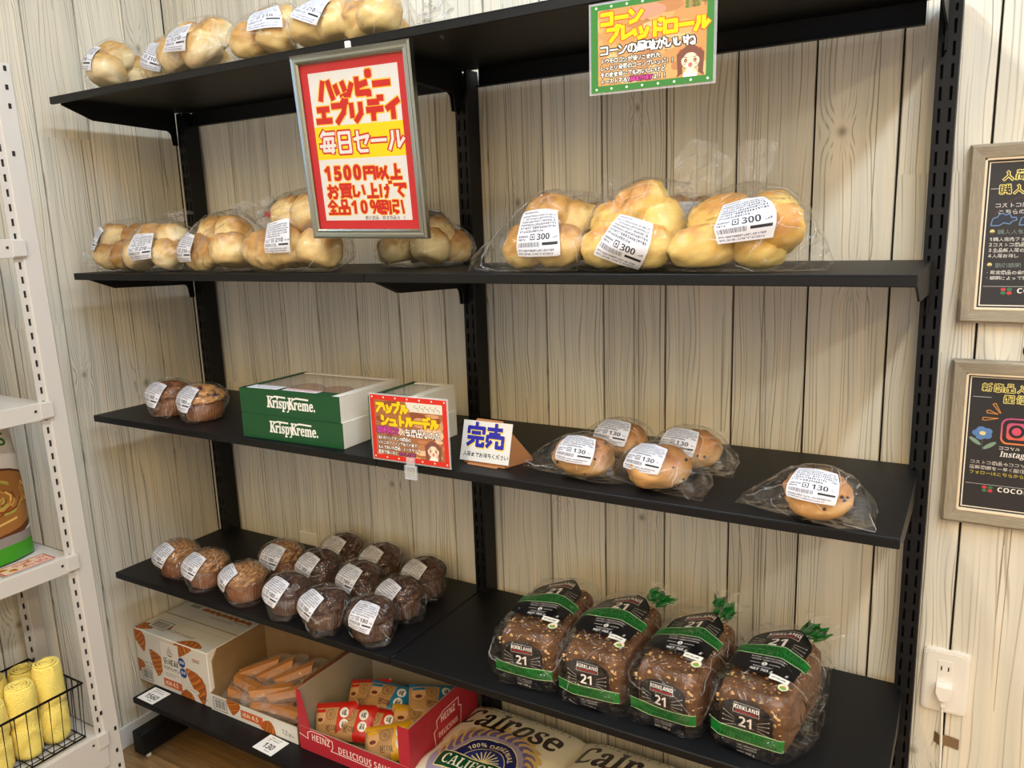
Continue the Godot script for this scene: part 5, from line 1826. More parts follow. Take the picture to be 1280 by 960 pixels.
# ---------------------------------------------------------------- doughnut boxes on the third shelf
func krispy(c: Canvas, cx: float, base: float, s: float, col: Color):
	var x0 := cx - s * 1.98
	latin(c, "K", x0, base, s * 1.18, col, "serif_bold", 0.70, 0.10, s * 0.035)
	latin(c, "rispy", x0 + s * 0.55, base, s, col, "serif_bold", 0.68, 0.10, s * 0.03)
	latin(c, "K", x0 + s * 2.02, base, s * 1.18, col, "serif_bold", 0.70, 0.10, s * 0.035)
	latin(c, "reme.", x0 + s * 2.57, base, s, col, "serif_bold", 0.68, 0.10, s * 0.03)
	for k in [[0.38, 1.86], [2.40, 4.0]]:
		c.poly([PackedVector2Array([Vector2(x0 + s * k[0], base - s * 0.60), Vector2(x0 + s * (k[0] + 0.42), base - s * 0.90), Vector2(x0 + s * k[1], base - s * 0.86), Vector2(x0 + s * k[1], base - s * 0.73), Vector2(x0 + s * (k[0] + 0.45), base - s * 0.77)])], col)

func doughnut_boxes():
	var W := 0.277
	var D := 0.195
	var H := 0.0525
	var c := Canvas.new(1108, 210, Color(0.055, 0.305, 0.16))
	krispy(c, 545, 142, 118, Color(0.94, 0.94, 0.92))
	var front := print_mat(c.tex(), 0.4)
	c = Canvas.new(300, 120, Color(0.93, 0.93, 0.95))
	var r := RandomNumberGenerator.new()
	r.seed = 9
	fine_print(c, 14, 14, 265, 5, 20, 12, Color(0.45, 0.45, 0.55), r)
	var slip := print_mat(c.tex(), 0.6)
	c = Canvas.new(300, 80, Color(0.94, 0.90, 0.91))
	c.rect(8, 8, 284, 12, Color(0.80, 0.35, 0.42))
	fine_print(c, 14, 30, 265, 2, 20, 12, Color(0.7, 0.35, 0.4), r)
	var slip2 := print_mat(c.tex(), 0.6)
	# [x, y, z, turn, label]
	var rows := [
		[0.659, 0.0, 0.244, 0.03, "lower green doughnut box of the front stack on the third shelf"],
		[0.657, H + 0.0006, 0.243, 0.02, "upper green doughnut box with window lid, front stack on the third shelf"],
		[0.892, 0.0, 0.226, 0.0, "smaller doughnut box right behind the red pastry sign, lower one"],
		[0.891, H + 0.0006, 0.225, 0.02, "smaller doughnut box right behind the red pastry sign, upper one"],
	]
	for i in 4:
		var q: Array = rows[i]
		if i == 2:
			W = 0.105
			D = 0.150
		var t = thing("doughnut_box", q[4], "box", Vector3(q[0], SHELF_Y[3] + 0.0003 + q[1], q[2]), q[3], "green doughnut boxes on the third shelf")
		var st := begin()
		cbox(st, Vector3(0, 0.001, 0), Vector3(W, 0.0016, D), 0.0005)
		for s in [-1.0, 1.0]:
			cbox(st, Vector3(s * (W / 2 - 0.0008), H / 2, 0), Vector3(0.0016, H - 0.001, D), 0.0005)
		cbox(st, Vector3(0, H / 2, -D / 2 + 0.0008), Vector3(W, H - 0.001, 0.0016), 0.0005)
		part("tray", st, M.white_card, t)
		sheet(t, "front_panel", W, H - 0.001, 0.0016, front, Transform3D(Basis(), Vector3(0, H / 2, D / 2)), M.green_card)
		st = begin()
		# lid: green rim strip at the front, white ledges, window
		cbox(st, Vector3(0, H, D / 2 - 0.014), Vector3(W, 0.0014, 0.030), 0.0004)
		cbox(st, Vector3(-W / 2 + 0.006, H, 0), Vector3(0.012, 0.0014, D), 0.0004)
		part("lid_rim", st, M.green_card, t)
		st = begin()
		cbox(st, Vector3(W / 2 - 0.010, H + 0.0001, 0), Vector3(0.020, 0.0014, D), 0.0004)
		cbox(st, Vector3(0, H, -D / 2 + 0.007), Vector3(W, 0.0014, 0.014), 0.0004)
		part("lid_border", st, M.white_card, t)
		st = begin()
		cbox(st, Vector3(-0.004, H - 0.0004, -0.007), Vector3(W - 0.03, 0.0004, D - 0.04), 0.0)
		part("lid_window", st, M.pane, t)
		if i == 1:
			sheet(t, "paper_slip", 0.085, 0.030, 0.0003, slip, Transform3D(Basis(Vector3.RIGHT, -PI / 2) * Basis(Vector3.BACK, 0.03), Vector3(-0.082, H + 0.001, 0.076)))
			sheet(t, "paper_slip", 0.095, 0.018, 0.0003, slip2, Transform3D(Basis(Vector3.RIGHT, -PI / 2), Vector3(0.022, H + 0.001, 0.079)))
	# doughnuts seen through the upper window
	var ring := surf(24, 12, func(u, v):
		var a: float = u * TAU
		var b: float = v * TAU
		return Vector3(cos(a) * (0.028 + 0.0165 * cos(b)), 0.0155 + 0.0150 * sin(b), sin(a) * (0.028 + 0.0165 * cos(b))), null, true, Vector3(0, 0.4, 0))
	var glaze := mat(Color(0.74, 0.50, 0.28), 0.25)
	var k := 0
	for ix in 3:
		for iz in 2:
			var o = partm("doughnut", ring, glaze, self, Transform3D(Basis(), Vector3(0.657 - 0.088 + ix * 0.088, SHELF_Y[3] + H + 0.0035, 0.243 - 0.044 + iz * 0.088)))
			tag(o, "glazed ring doughnut under the window of the upper green box, %s of the %s row" % [["left", "middle", "right"][ix], ["back", "front"][iz]], "doughnut", "doughnuts in the upper green box")
			k += 1

# ---------------------------------------------------------------- lowest shelf: cartons, snack box, rice
func croissant(c: Canvas, x: float, y: float, w: float, h: float, turn: float):
	# printed croissant: overlapping golden bands
	var keep := c.xf
	c.xf = keep * Transform2D(turn, Vector2(x, y))
	var out := PackedVector2Array()
	for i in 17:
		var f := i / 16.0 - 0.5
		out.append(Vector2(f * w, f * f * h * 1.1 - h * 0.5 * (1.0 - 3.4 * f * f) - h * 0.03 * absf(sin(f * 16.0))))
	for i in 17:
		var f := 0.5 - i / 16.0
		out.append(Vector2(f * w, f * f * h * 1.1 + h * 0.42 * (1.0 - 3.6 * f * f)))
	c.poly([out], Color(0.66, 0.34, 0.10))
	for i in 6:
		var f := (i + 0.5) / 6.0 - 0.5
		var e := 0.42 * (1.0 - 3.4 * f * f)
		var q := PackedVector2Array()
		for k in 5:
			q.append(Vector2((f - 0.05 + 0.03 * sin(k * 0.8)) * w, f * f * h * 1.1 + h * e * (k / 2.0 - 1.0) * 0.92))
		for k in 5:
			q.append(Vector2((f + 0.030 + 0.03 * sin((4 - k) * 0.8)) * w, f * f * h * 1.1 + h * e * (1.0 - k / 2.0) * 0.92))
		c.poly([q], Color(0.80, 0.49, 0.18) if i % 2 == 0 else Color(0.74, 0.42, 0.14))
		c.line(Vector2((f + 0.045) * w, f * f * h * 1.1 - h * e * 0.9), Vector2((f + 0.06) * w, f * f * h * 1.1 + h * e * 0.8), w * 0.014, Color(0.42, 0.19, 0.05))
	c.xf = keep

func carton_front(open_box: bool) -> Material:
	var c := Canvas.new(900, 480 if not open_box else 150, Color(0.865, 0.855, 0.83))
	var dy := 0.0 if not open_box else -330.0
	var ink := Color(0.22, 0.20, 0.18)
	var r := RandomNumberGenerator.new()
	r.seed = 31
	if not open_box:
		croissant(c, 60, 70, 240, 150, 0.9)
		croissant(c, 30, 330, 130, 120, 1.3)
		croissant(c, 265, 250, 240, 170, 1.25)
		croissant(c, 560, 60, 330, 130, -0.5)
		croissant(c, 760, 320, 330, 180, 1.0)
		croissant(c, 620, 470, 200, 130, 0.1)
		c.rect(325, 22, 230, 420, Color(0.90, 0.89, 0.865))
		c.rect(322, 20, 236, 3, Color(0.75, 0.6, 0.5))
		c.rect(322, 20, 3, 340, Color(0.75, 0.6, 0.5))
		c.rect(555, 20, 3, 340, Color(0.75, 0.6, 0.5))
		for i in 5:
			c.rect(440 - i * 9 - 6, 60 + i * 15, i * 18 + 12, 6, Color(0.52, 0.48, 0.45))
		c.rect(412, 140, 56, 9, ink)
		jp(c, "低糖質", 345, 170, 62, 6.5, ink, 1.0, 1.06)
		jp(c, "クロワッサン", 338, 246, 36, 4.6, ink, 0.95, 1.0)
		fine_print(c, 352, 312, 170, 2, 20, 9, Color(0.5, 0.47, 0.44), r)
		c.oval(585, 165, 42, 44, Color(0.13, 0.26, 0.56))
		c.oval(592, 258, 42, 44, Color(0.13, 0.26, 0.56))
		jp(c, "糖質", 556, 148, 28, 3.6, Color(0.9, 0.92, 0.96))
		jp(c, "個食", 563, 240, 28, 3.6, Color(0.9, 0.92, 0.96))
		c.rect(720, 90, 90, 10, Color(0.75, 0.30, 0.25))
		c.rect(725, 108, 80, 8, Color(0.35, 0.35, 0.35))
		c.oval(690, 395, 80, 26, Color(0.80, 0.62, 0.5))
		c.oval(690, 395, 77, 23, Color(0.885, 0.875, 0.85))
		fine_print(c, 640, 388, 100, 1, 20, 10, Color(0.55, 0.5, 0.46), r)
		latin(c, "Low Carb", 70, 300, 36, Color(0.42, 0.36, 0.32), "serif", 0.9, 0.3)
		latin(c, "Croissant", 70, 336, 32, Color(0.42, 0.36, 0.32), "serif", 0.9, 0.3)
	else:
		croissant(c, 250, 40, 150, 150, 1.2)
		croissant(c, 610, 110, 170, 130, 0.3)
	c.rect(28, 352 + dy, 150, 112, Color(0.10, 0.10, 0.10))
	c.rect(34, 358 + dy, 138, 100, Color(0.90, 0.89, 0.87))
	barcode(c, 46, 366 + dy, 116, 80, Color(0.12, 0.12, 0.12), r)
	c.rect(325, 372 + dy, 230, 74, Color(0.80, 0.38, 0.16))
	jp(c, "糖質", 342, 388 + dy, 40, 4.5, Color(0.97, 0.90, 0.80))
	latin(c, "4.5", 438, 428 + dy, 56, Color(0.98, 0.93, 0.85), "sans_bold", 0.9)
	latin(c, "12", 742, 440 + dy, 60, ink, "sans", 0.9)
	jp(c, "個入", 806, 412 + dy, 30, 3.0, ink)
	return print_mat(c.tex(), 0.6)

func carton_top() -> Material:
	var c := Canvas.new(900, 520, Color(0.85, 0.84, 0.815))
	var r := RandomNumberGenerator.new()
	r.seed = 33
	for i in 8:
		croissant(c, 300 + i * 75, 40, 95, 46, 0.2 * (i % 3))
	c.rect(100, 14, 110, 40, Color(0.25, 0.25, 0.25))
	barcode(c, 106, 18, 98, 32, Color(0.85, 0.84, 0.82), r)
	c.rect(0, 210, 900, 3, Color(0.68, 0.67, 0.64))
	c.rect(0, 300, 900, 3, Color(0.66, 0.65, 0.62))
	latin(c, "Low Carb Croissant", 420, 120, 34, Color(0.45, 0.40, 0.36), "serif", 0.9, 0.3)
	latin(c, "Low Carb Croissant", 250, 430, 44, Color(0.42, 0.37, 0.33), "serif", 0.9, 0.3)
	croissant(c, 40, 470, 220, 110, -0.3)
	croissant(c, 240, 380, 150, 80, 0.1)
	c.rect(60, 330, 220, 120, Color(0.16, 0.16, 0.16))
	c.rect(67, 337, 206, 106, Color(0.86, 0.85, 0.83))
	barcode(c, 84, 350, 172, 80, Color(0.16, 0.16, 0.16), r)
	croissant(c, 650, 500, 300, 110, -0.25)
	c.rect(640, 80, 250, 4, Color(0.2, 0.18, 0.16))
	return print_mat(c.tex(), 0.6)

func price_card(price: String, small: String, bg := Color(0.95, 0.95, 0.94)) -> Material:
	var c := Canvas.new(360, 300, bg)
	var r := RandomNumberGenerator.new()
	r.seed = price.length() * 7 + 1
	var ink := Color(0.07, 0.07, 0.07)
	fine_print(c, 70, 26, 210, 1, 24, 16, ink, r)
	fine_print(c, 60, 64, 240, 1, 24, 15, ink, r)
	fine_print(c, 60, 94, 40, 1, 24, 13, ink, r)
	latin_mid(c, price, 180, 226, 128, ink, "sans_bold", 0.92)
	fine_print(c, 180, 252, 120, 1, 24, 13, ink, r)
	return print_mat(c.tex(), 0.5)

func lie(parent: Node3D, called: String, w: float, h: float, m: Material, at: Vector3, turn: float) -> MeshInstance3D:
	return sheet(parent, called, w, h, 0.0008, m, Transform3D(Basis(Vector3.UP, turn) * Basis(Vector3.RIGHT, -PI / 2), at))

func build_bottom_shelf():
	var y: float = SHELF_Y[5]
	# closed carton
	var t = thing("croissant_carton", "closed white carton printed with croissants at the left end of the lowest shelf", "carton", Vector3(0.085, y + 0.0004, 0.205))
	var W := 0.297
	var H := 0.154
	var D := 0.175
	var st := begin()
	cbox(st, Vector3(0, H / 2, 0), Vector3(W, H, D), 0.002)
	part("carton_body", st, M.white_card, t)
	sheet(t, "printed_front", W - 0.003, H - 0.003, 0.0006, carton_front(false), Transform3D(Basis(), Vector3(0, H / 2, D / 2 - 0.0002)))
	lie(t, "printed_top", W - 0.003, D - 0.003, carton_top(), Vector3(0, H - 0.0004, 0), 0.0)
	st = begin()
	cbox(st, Vector3(0, H + 0.0008, -0.012), Vector3(W, 0.0012, 0.002), 0.0003)
	part("flap_edge", st, M.cardboard, t)
	# open carton with bagged croissants
	t = thing("open_carton", "open brown carton full of bagged croissants, second from the left on the lowest shelf", "carton", Vector3(0.388, y + 0.0004, 0.197))
	W = 0.308
	D = 0.19
	st = begin()
	cbox(st, Vector3(0, 0.0015, 0), Vector3(W, 0.003, D), 0.0006)
	cbox(st, Vector3(0, 0.0765, -D / 2 + 0.0015), Vector3(W, 0.15, 0.003), 0.0006)
	part("carton_body", st, M.cardboard, t)
	for s in [-1.0, 1.0]:
		st = begin()
		prism(st, [Vector2(-D / 2, 0), Vector2(D / 2, 0), Vector2(D / 2, 0.045), Vector2(D / 2 - 0.012, 0.052), Vector2(D / 2 - 0.012, 0.128), Vector2(D / 2 - 0.03, 0.153), Vector2(-D / 2, 0.153)], Vector3(s * (W / 2 - 0.0015) - 0.0015, 0, 0), Vector3.BACK, Vector3.UP, Vector3(0.003, 0, 0))
		part("side_wall", st, M.cardboard, t)
	sheet(t, "low_front", W, 0.046, 0.003, carton_front(true), Transform3D(Basis(), Vector3(0, 0.023, D / 2)), M.cardboard)
	croissant_packs()
	# price cards along the front edge
	var o = lie(self, "price_card", 0.066, 0.055, price_card("1560", ""), Vector3(0.0455, y + 0.0006, 0.3285), -0.02)
	tag(o, "small white price card 1560 on the left front corner of the lowest shelf", "price card")
	o = lie(self, "price_card", 0.066, 0.055, price_card("130", ""), Vector3(0.484, y + 0.0006, 0.328), -0.06)
	tag(o, "small white price card 130 at the front of the lowest shelf, before the open carton", "price card")
	snack_box()
	rice_bags()

func croissant_packs():
	var body := surf(22, 14, func(u, v):
		var d := ball_dir(u, v)
		var k := 1.0 + 0.06 * cos(d.x * 22.0)
		return Vector3(d.x * 0.062, d.y * 0.019 * k, d.z * 0.022 * k + 0.010 * d.x * d.x), func(u, v, q):
			var k := 0.5 + 0.5 * cos(q.x / 0.062 * 22.0)
			return Color(0.20, 0.085, 0.028).lerp(Color(0.40, 0.19, 0.06), k), true, Vector3.ZERO)
	var st := begin()
	var t0 := [Vector3(-0.060, 0.0235, -0.005), Vector3(0.060, 0.0235, -0.005), Vector3(0.054, 0.0245, 0.011), Vector3(-0.054, 0.0245, 0.011)]
	var t1 := [Vector3(-0.054, 0.0245, 0.011), Vector3(0.054, 0.0245, 0.011), Vector3(0.046, 0.012, 0.0225), Vector3(-0.046, 0.012, 0.0225)]
	face(st, t0, Vector3.UP, QUV)
	face(st, t1, Vector3(0, 0.6, 1), QUV)
	var strip := done(st)
	var h := Hull.new([ell(Vector3.ZERO, Vector3(0.066, 0.021, 0.027))], [Vector3(0.074, 0.004, 0.026), Vector3(0.074, 0.0, -0.026), Vector3(-0.074, 0.0, 0.026), Vector3(-0.074, 0.004, -0.026)], 160, 700)
	# film of a free lying pack, not cut at a shelf
	var film := surf(30, 20, func(u, v):
		var d := ball_dir(u, v)
		var best := 1e9
		for i in h.N.size():
			var k: float = h.N[i].dot(d)
			if k > 0.02:
				best = minf(best, h.H[i] / k)
		return d * best * (1.04 + 0.06 * noise3(d, 4.0, 3) + 0.06 * absf(noise3(d, 8.0, 5))), null, false, Vector3.ZERO)
	var orange := mat(Color(0.72, 0.48, 0.26), 0.38)
	orange.cull_mode = BaseMaterial3D.CULL_DISABLED
	# [x, y, z, turn, tip, roll, label]
	var rows := [
		[0.318, 0.030, 0.245, 0.15, 0.1, 0.0, "at the left in the bottom layer"], [0.345, 0.032, 0.205, 0.2, 0.0, 0.05, "behind the left one in the bottom layer"], [0.410, 0.032, 0.250, 0.3, 0.2, -0.05, "in the middle of the bottom layer"],
		[0.455, 0.030, 0.245, 0.1, 0.15, 0.0, "at the right in the bottom layer"], [0.445, 0.034, 0.185, 0.3, 0.0, 0.0, "at the back right in the bottom layer"], [0.328, 0.066, 0.240, -0.2, 0.25, 0.08, "at the left in the middle layer"],
		[0.405, 0.070, 0.240, 0.5, 0.2, 0.1, "at the centre in the middle layer"], [0.452, 0.072, 0.225, 0.45, 0.3, 0.2, "at the right in the middle layer"], [0.375, 0.092, 0.185, 0.55, 0.2, 0.42, "sticking up highest, second from the left on top"],
		[0.435, 0.096, 0.180, 0.55, 0.25, 0.36, "leaning just right of the highest one"], [0.320, 0.085, 0.190, 0.6, 0.2, 0.3, "leaning at the left back wall"],
	]
	var first: Node3D = null
	for i in rows.size():
		var q: Array = rows[i]
		var at := Vector3(q[0], SHELF_Y[5] + q[1] * 0.92, q[2])
		var lab: String = "bagged croissant with orange strip, " + q[6]
		var t: Node3D
		if first == null:
			t = thing("croissant_pack", lab, "croissant pack", at, 0.0, "bagged croissants in the open carton")
			partm("croissant", body, M.bread, t)
			partm("orange_strip", strip, orange, t)
			partm("plastic_wrap", film, M.film_folds, t)
			first = t
		else:
			t = copy_of(first, lab, at, 0.0)
		t.basis = Basis(Vector3.UP, q[3]) * Basis(Vector3.BACK, q[5]) * Basis(Vector3.RIGHT, q[4])

func snack_box():
	var y: float = SHELF_Y[5]
	var W := 0.330
	var D := 0.262
	var H := 0.152
	var t = thing("snack_box", "red display box of snack sachets in the middle of the lowest shelf", "display box", Vector3(0.718, y + 0.0004, 0.1655))
	var c := Canvas.new(1000, 180, Color(0.72, 0.17, 0.23))
	var pink := Color(0.97, 0.86, 0.84)
	latin(c, "HEINZ", 118, 84, 72, pink, "sans_bold", 0.82)
	c.path([Vector2(0, 62), Vector2(86, 84), Vector2(84, 34), Vector2(120, 14), Vector2(230, 14), Vector2(318, 34), Vector2(318, 84), Vector2(300, 112), Vector2(1000, 118)], 7, pink)
	latin(c, "DELICIOUS SAUCE PACK", 366, 104, 68, pink, "sans_bold", 0.86)
	var low := print_mat(c.tex(), 0.5)
	c = Canvas.new(800, 470, Color(0.68, 0.14, 0.20))
	c.path([Vector2(300, 470), Vector2(262, 190), Vector2(300, 175), Vector2(296, 120), Vector2(380, 86), Vector2(560, 86), Vector2(560, 150), Vector2(592, 165), Vector2(560, 470)], 7, pink)
	latin_mid(c, "HEINZ", 430, 160, 74, pink, "sans_bold", 0.80)
	latin_mid(c, "DELICIOUS", 428, 262, 56, pink, "sans_bold", 0.80)
	latin_mid(c, "SAUCE", 428, 330, 58, pink, "sans_bold", 0.82)
	latin_mid(c, "PACK", 428, 400, 58, pink, "sans_bold", 0.82)
	var side := print_mat(c.tex(), 0.5)
	var st := begin()
	cbox(st, Vector3(0, 0.0015, 0), Vector3(W, 0.003, D), 0.0006)
	cbox(st, Vector3(0, H / 2, -D / 2 + 0.0015), Vector3(W, H, 0.003), 0.0006)
	for s in [-1.0, 1.0]:
		cbox(st, Vector3(s * (W / 2 - 0.003), H / 2, 0), Vector3(0.003, H, D), 0.0006)
	part("inner_card", st, M.card_grey, t)
	st = begin()
	cbox(st, Vector3(-W / 2 + 0.0005, H / 2, 0), Vector3(0.0022, H + 0.001, D), 0.0006)
	part("red_side", st, M.red_card, t)
	for s in [-1.0, 1.0]:
		var q := [Vector2(s * W / 2, 0), Vector2(s * W / 2, H), Vector2(s * (W / 2 - 0.012), H + 0.0), Vector2(s * (W / 2 - 0.036), 0.062), Vector2(s * (W / 2 - 0.05), 0.0)]
		st = begin()
		if s > 0:
			q = [Vector2(W / 2, 0), Vector2(W / 2, H), Vector2(W / 2 - 0.030, H), Vector2(W / 2 - 0.030, 0)]
		prism(st, q, Vector3(0, 0, D / 2), Vector3.RIGHT, Vector3.UP, Vector3(0, 0, 0.002))
		part("corner_post", st, M.red_card, t)
	sheet(t, "low_front", W, 0.060, 0.0026, low, Transform3D(Basis(), Vector3(0, 0.030, D / 2)), M.card_grey)
	sheet(t, "printed_side", D, H, 0.0022, side, Transform3D(Basis(Vector3.UP, PI / 2), Vector3(W / 2 - 0.001, H / 2, 0)), M.red_card)
	# sachets
	var prints := []
	for col in [Color(0.78, 0.15, 0.10), Color(0.12, 0.48, 0.66), Color(0.90, 0.68, 0.12)]:
		c = Canvas.new(420, 300, Color(0.72, 0.55, 0.36))
		c.rect(0, 0, 420, 46, col)
		c.poly([PackedVector2Array([Vector2(270, 0), Vector2(420, 0), Vector2(420, 300), Vector2(230, 300)])], col)
		c.oval(80, 110, 58, 62, Color(0.85, 0.66, 0.46))
		c.oval(80, 140, 30, 16, Color(0.42, 0.22, 0.14))
		c.rect(30, 56, 100, 26, col)
		for k in 2:
			c.oval(318, 90 + k * 92, 40, 42, Color(0.92, 0.91, 0.88))
			jp(c, ["糖", "質"][k], 296, 66 + k * 92, 46, 5, Color(0.15, 0.14, 0.13))
		c.oval(190, 100, 44, 44, Color(0.50, 0.35, 0.20))
		c.oval(190, 100, 38, 38, Color(0.72, 0.55, 0.36))
		jp(c, "低", 168, 78, 44, 4, Color(0.40, 0.26, 0.14))
		jp(c, "感味", 140, 176, 60, 6, Color(0.36, 0.22, 0.12), 0.95)
		prints.append(print_mat(c.tex(), 0.3))
		prints[-1].cull_mode = BaseMaterial3D.CULL_DISABLED
	var pil := surf(16, 14, func(u, v):
		var x: float = u * 2.0 - 1.0
		var z: float = v * 2.0 - 1.0
		var k := pow(maxf(0.0, (1.0 - pow(absf(x), 2.6)) * (1.0 - pow(absf(z), 3.0))), 0.55)
		return Vector3(x * 0.058, 0.017 * k + 0.0012 * noise3(Vector3(u * 6, v * 6, 0), 1.0, 4), z * 0.041), null, true, Vector3(0, -1, 0))
	var under := surf(16, 14, func(u, v):
		var x: float = u * 2.0 - 1.0
		var z: float = v * 2.0 - 1.0
		var k := pow(maxf(0.0, (1.0 - pow(absf(x), 2.6)) * (1.0 - pow(absf(z), 3.0))), 0.55)
		return Vector3(x * 0.058, -0.014 * k, z * 0.041), null, true, Vector3(0, 1, 0))
	var foil := mat(Color(0.62, 0.58, 0.54), 0.3)
	foil.cull_mode = BaseMaterial3D.CULL_DISABLED
	var names := ["red", "blue", "yellow"]
	# [x, y, z, turn, tip, roll, print, where]
	var rows := [
		[0.622, 0.060, 0.245, 1.35, 0.15, 1.0, 0, "standing at the left front"], [0.668, 0.062, 0.235, 1.40, 0.05, 0.85, 0, "leaning second from the left"], [0.722, 0.058, 0.215, 1.5, -0.1, 0.8, 0, "in the middle behind the front ones"],
		[0.778, 0.050, 0.240, 1.55, 0.15, 0.75, 2, "at the right front corner"], [0.705, 0.086, 0.150, 0.2, 0.5, 0.1, 1, "lying across the middle"], [0.640, 0.075, 0.150, 1.2, 0.2, 0.8, 0, "at the left side wall"],
		[0.800, 0.066, 0.170, 0.5, 0.55, 0.2, 2, "at the right behind the front corner"], [0.808, 0.090, 0.110, 0.6, 0.5, 0.2, 1, "at the back right corner"], [0.735, 0.050, 0.100, 0.0, 0.3, 0.0, 2, "low at the back"], [0.660, 0.045, 0.090, 0.4, 0.2, 0.1, 1, "low at the back left"],
	]
	for i in rows.size():
		var q: Array = rows[i]
		var s = thing("snack_sachet", "kraft and %s snack sachet in the red box, %s" % [names[q[6]], q[7]], "sachet", Vector3(q[0], y + q[1], q[2]), 0.0, "snack sachets in the red display box")
		s.basis = Basis(Vector3.UP, q[3]) * Basis(Vector3.BACK, 0.0) * Basis(Vector3.RIGHT, q[4]) * Basis(Vector3.BACK, -q[5])
		if q[5] > 0.6:
			s.basis = Basis(Vector3.UP, q[3] - 1.4 + 0.15) * Basis(Vector3.RIGHT, q[5]) * Basis(Vector3.UP, 0.1 + q[4])
		partm("printed_face", pil, prints[q[6]], s)
		partm("back_face", under, foil, s)

func rice_bags():
	var y: float = SHELF_Y[5]
	var c := Canvas.new(1000, 800, Color(0.87, 0.84, 0.75))
	var ink := Color(0.16, 0.10, 0.08)
	latin_mid(c, "LAGRANDE FAMILY", 500, 96, 66, Color(0.25, 0.20, 0.17), "serif", 1.05, 0.0, 0.0, 8)
	c.oval(500, 640, 410, 320, Color(0.62, 0.58, 0.68))
	for i in 15:
		var a := -PI + PI * i / 14.0
		c.oval(500 + cos(a) * 350, 600 + sin(a) * 300, 90, 30, Color(0.80, 0.68, 0.42), a + 0.9)
		c.oval(500 + cos(a) * 330, 605 + sin(a) * 280, 60, 26, Color(0.42, 0.38, 0.58), a + 0.9)
	latin_mid(c, "Calrose", 440, 300, 250, ink, "serif_bold", 0.92, 0.28, 5.0)
	c.oval(500, 640, 268, 250, Color(0.85, 0.80, 0.60))
	c.oval(500, 640, 260, 242, Color(0.11, 0.13, 0.38))
	c.oval(500, 640, 178, 162, Color(0.85, 0.80, 0.60))
	c.oval(500, 640, 172, 156, Color(0.16, 0.20, 0.48))
	for i in 11:
		var a := -PI + PI * i / 10.0
		c.line(Vector2(500, 610), Vector2(500 + cos(a) * 120, 610 + sin(a) * 100), 9, Color(0.90, 0.84, 0.60))
	latin_arc(c, "100% ORIGINAL", 500, 640, 192, 52, Color(0.92, 0.88, 0.74), "sans_bold", 0.93, 1.0)
	c.rect(160, 596, 680, 128, Color(0.86, 0.82, 0.62))
	c.rect(168, 604, 664, 112, Color(0.06, 0.28, 0.18))
	latin_mid(c, "CALIFORNIA", 500, 696, 106, Color(0.93, 0.91, 0.82), "serif_bold", 0.86)
	var front := print_mat(c.tex(), 0.35)
	var plain := mat(Color(0.80, 0.77, 0.69), 0.35)
	var shape := func(sgn, dep):
		return surf(30, 24, func(u, v):
			var x: float = u * 2.0 - 1.0
			var z: float = v * 2.0 - 1.0
			var k := pow(maxf(0.0, (1.0 - pow(absf(x), 3.2)) * (1.0 - pow(absf(z), 3.6))), 0.5)
			var cr := 0.004 * noise3(Vector3(u * 4, v * 4, 0), 1.4, 8) + 0.002 * noise3(Vector3(u * 12, v * 10, 0), 1.0, 9)
			return Vector3(x * 0.150 * (1.0 + 0.02 * sin(v * 17.0)), 0.045 + sgn * dep * k + cr * k, z * 0.140), null, true, Vector3(0, 0.045 - sgn, 0))
	var top = shape.call(1.0, 0.040)
	var bot = shape.call(-1.0, 0.0445)
	# [x, y, z, turn, tip, label]
	var rows := [
		[1.030, 0.0, 0.165, -0.02, 0.20, "large white rice bag right of the red display box on the lowest shelf"],
		[1.325, 0.0, 0.165, 0.0, 0.20, "large white rice bag, second one right of the red display box"],
		[1.620, 0.0, 0.165, 0.02, 0.20, "large white rice bag at the right end of the lowest shelf"],
	]
	for q in rows:
		var t = thing("rice_bag", q[5], "rice bag", Vector3(q[0], y + 0.001, q[2]), q[3], "rice bags on the lowest shelf")
		partm("printed_face", top, front, t)
		partm("back_face", bot, plain, t)

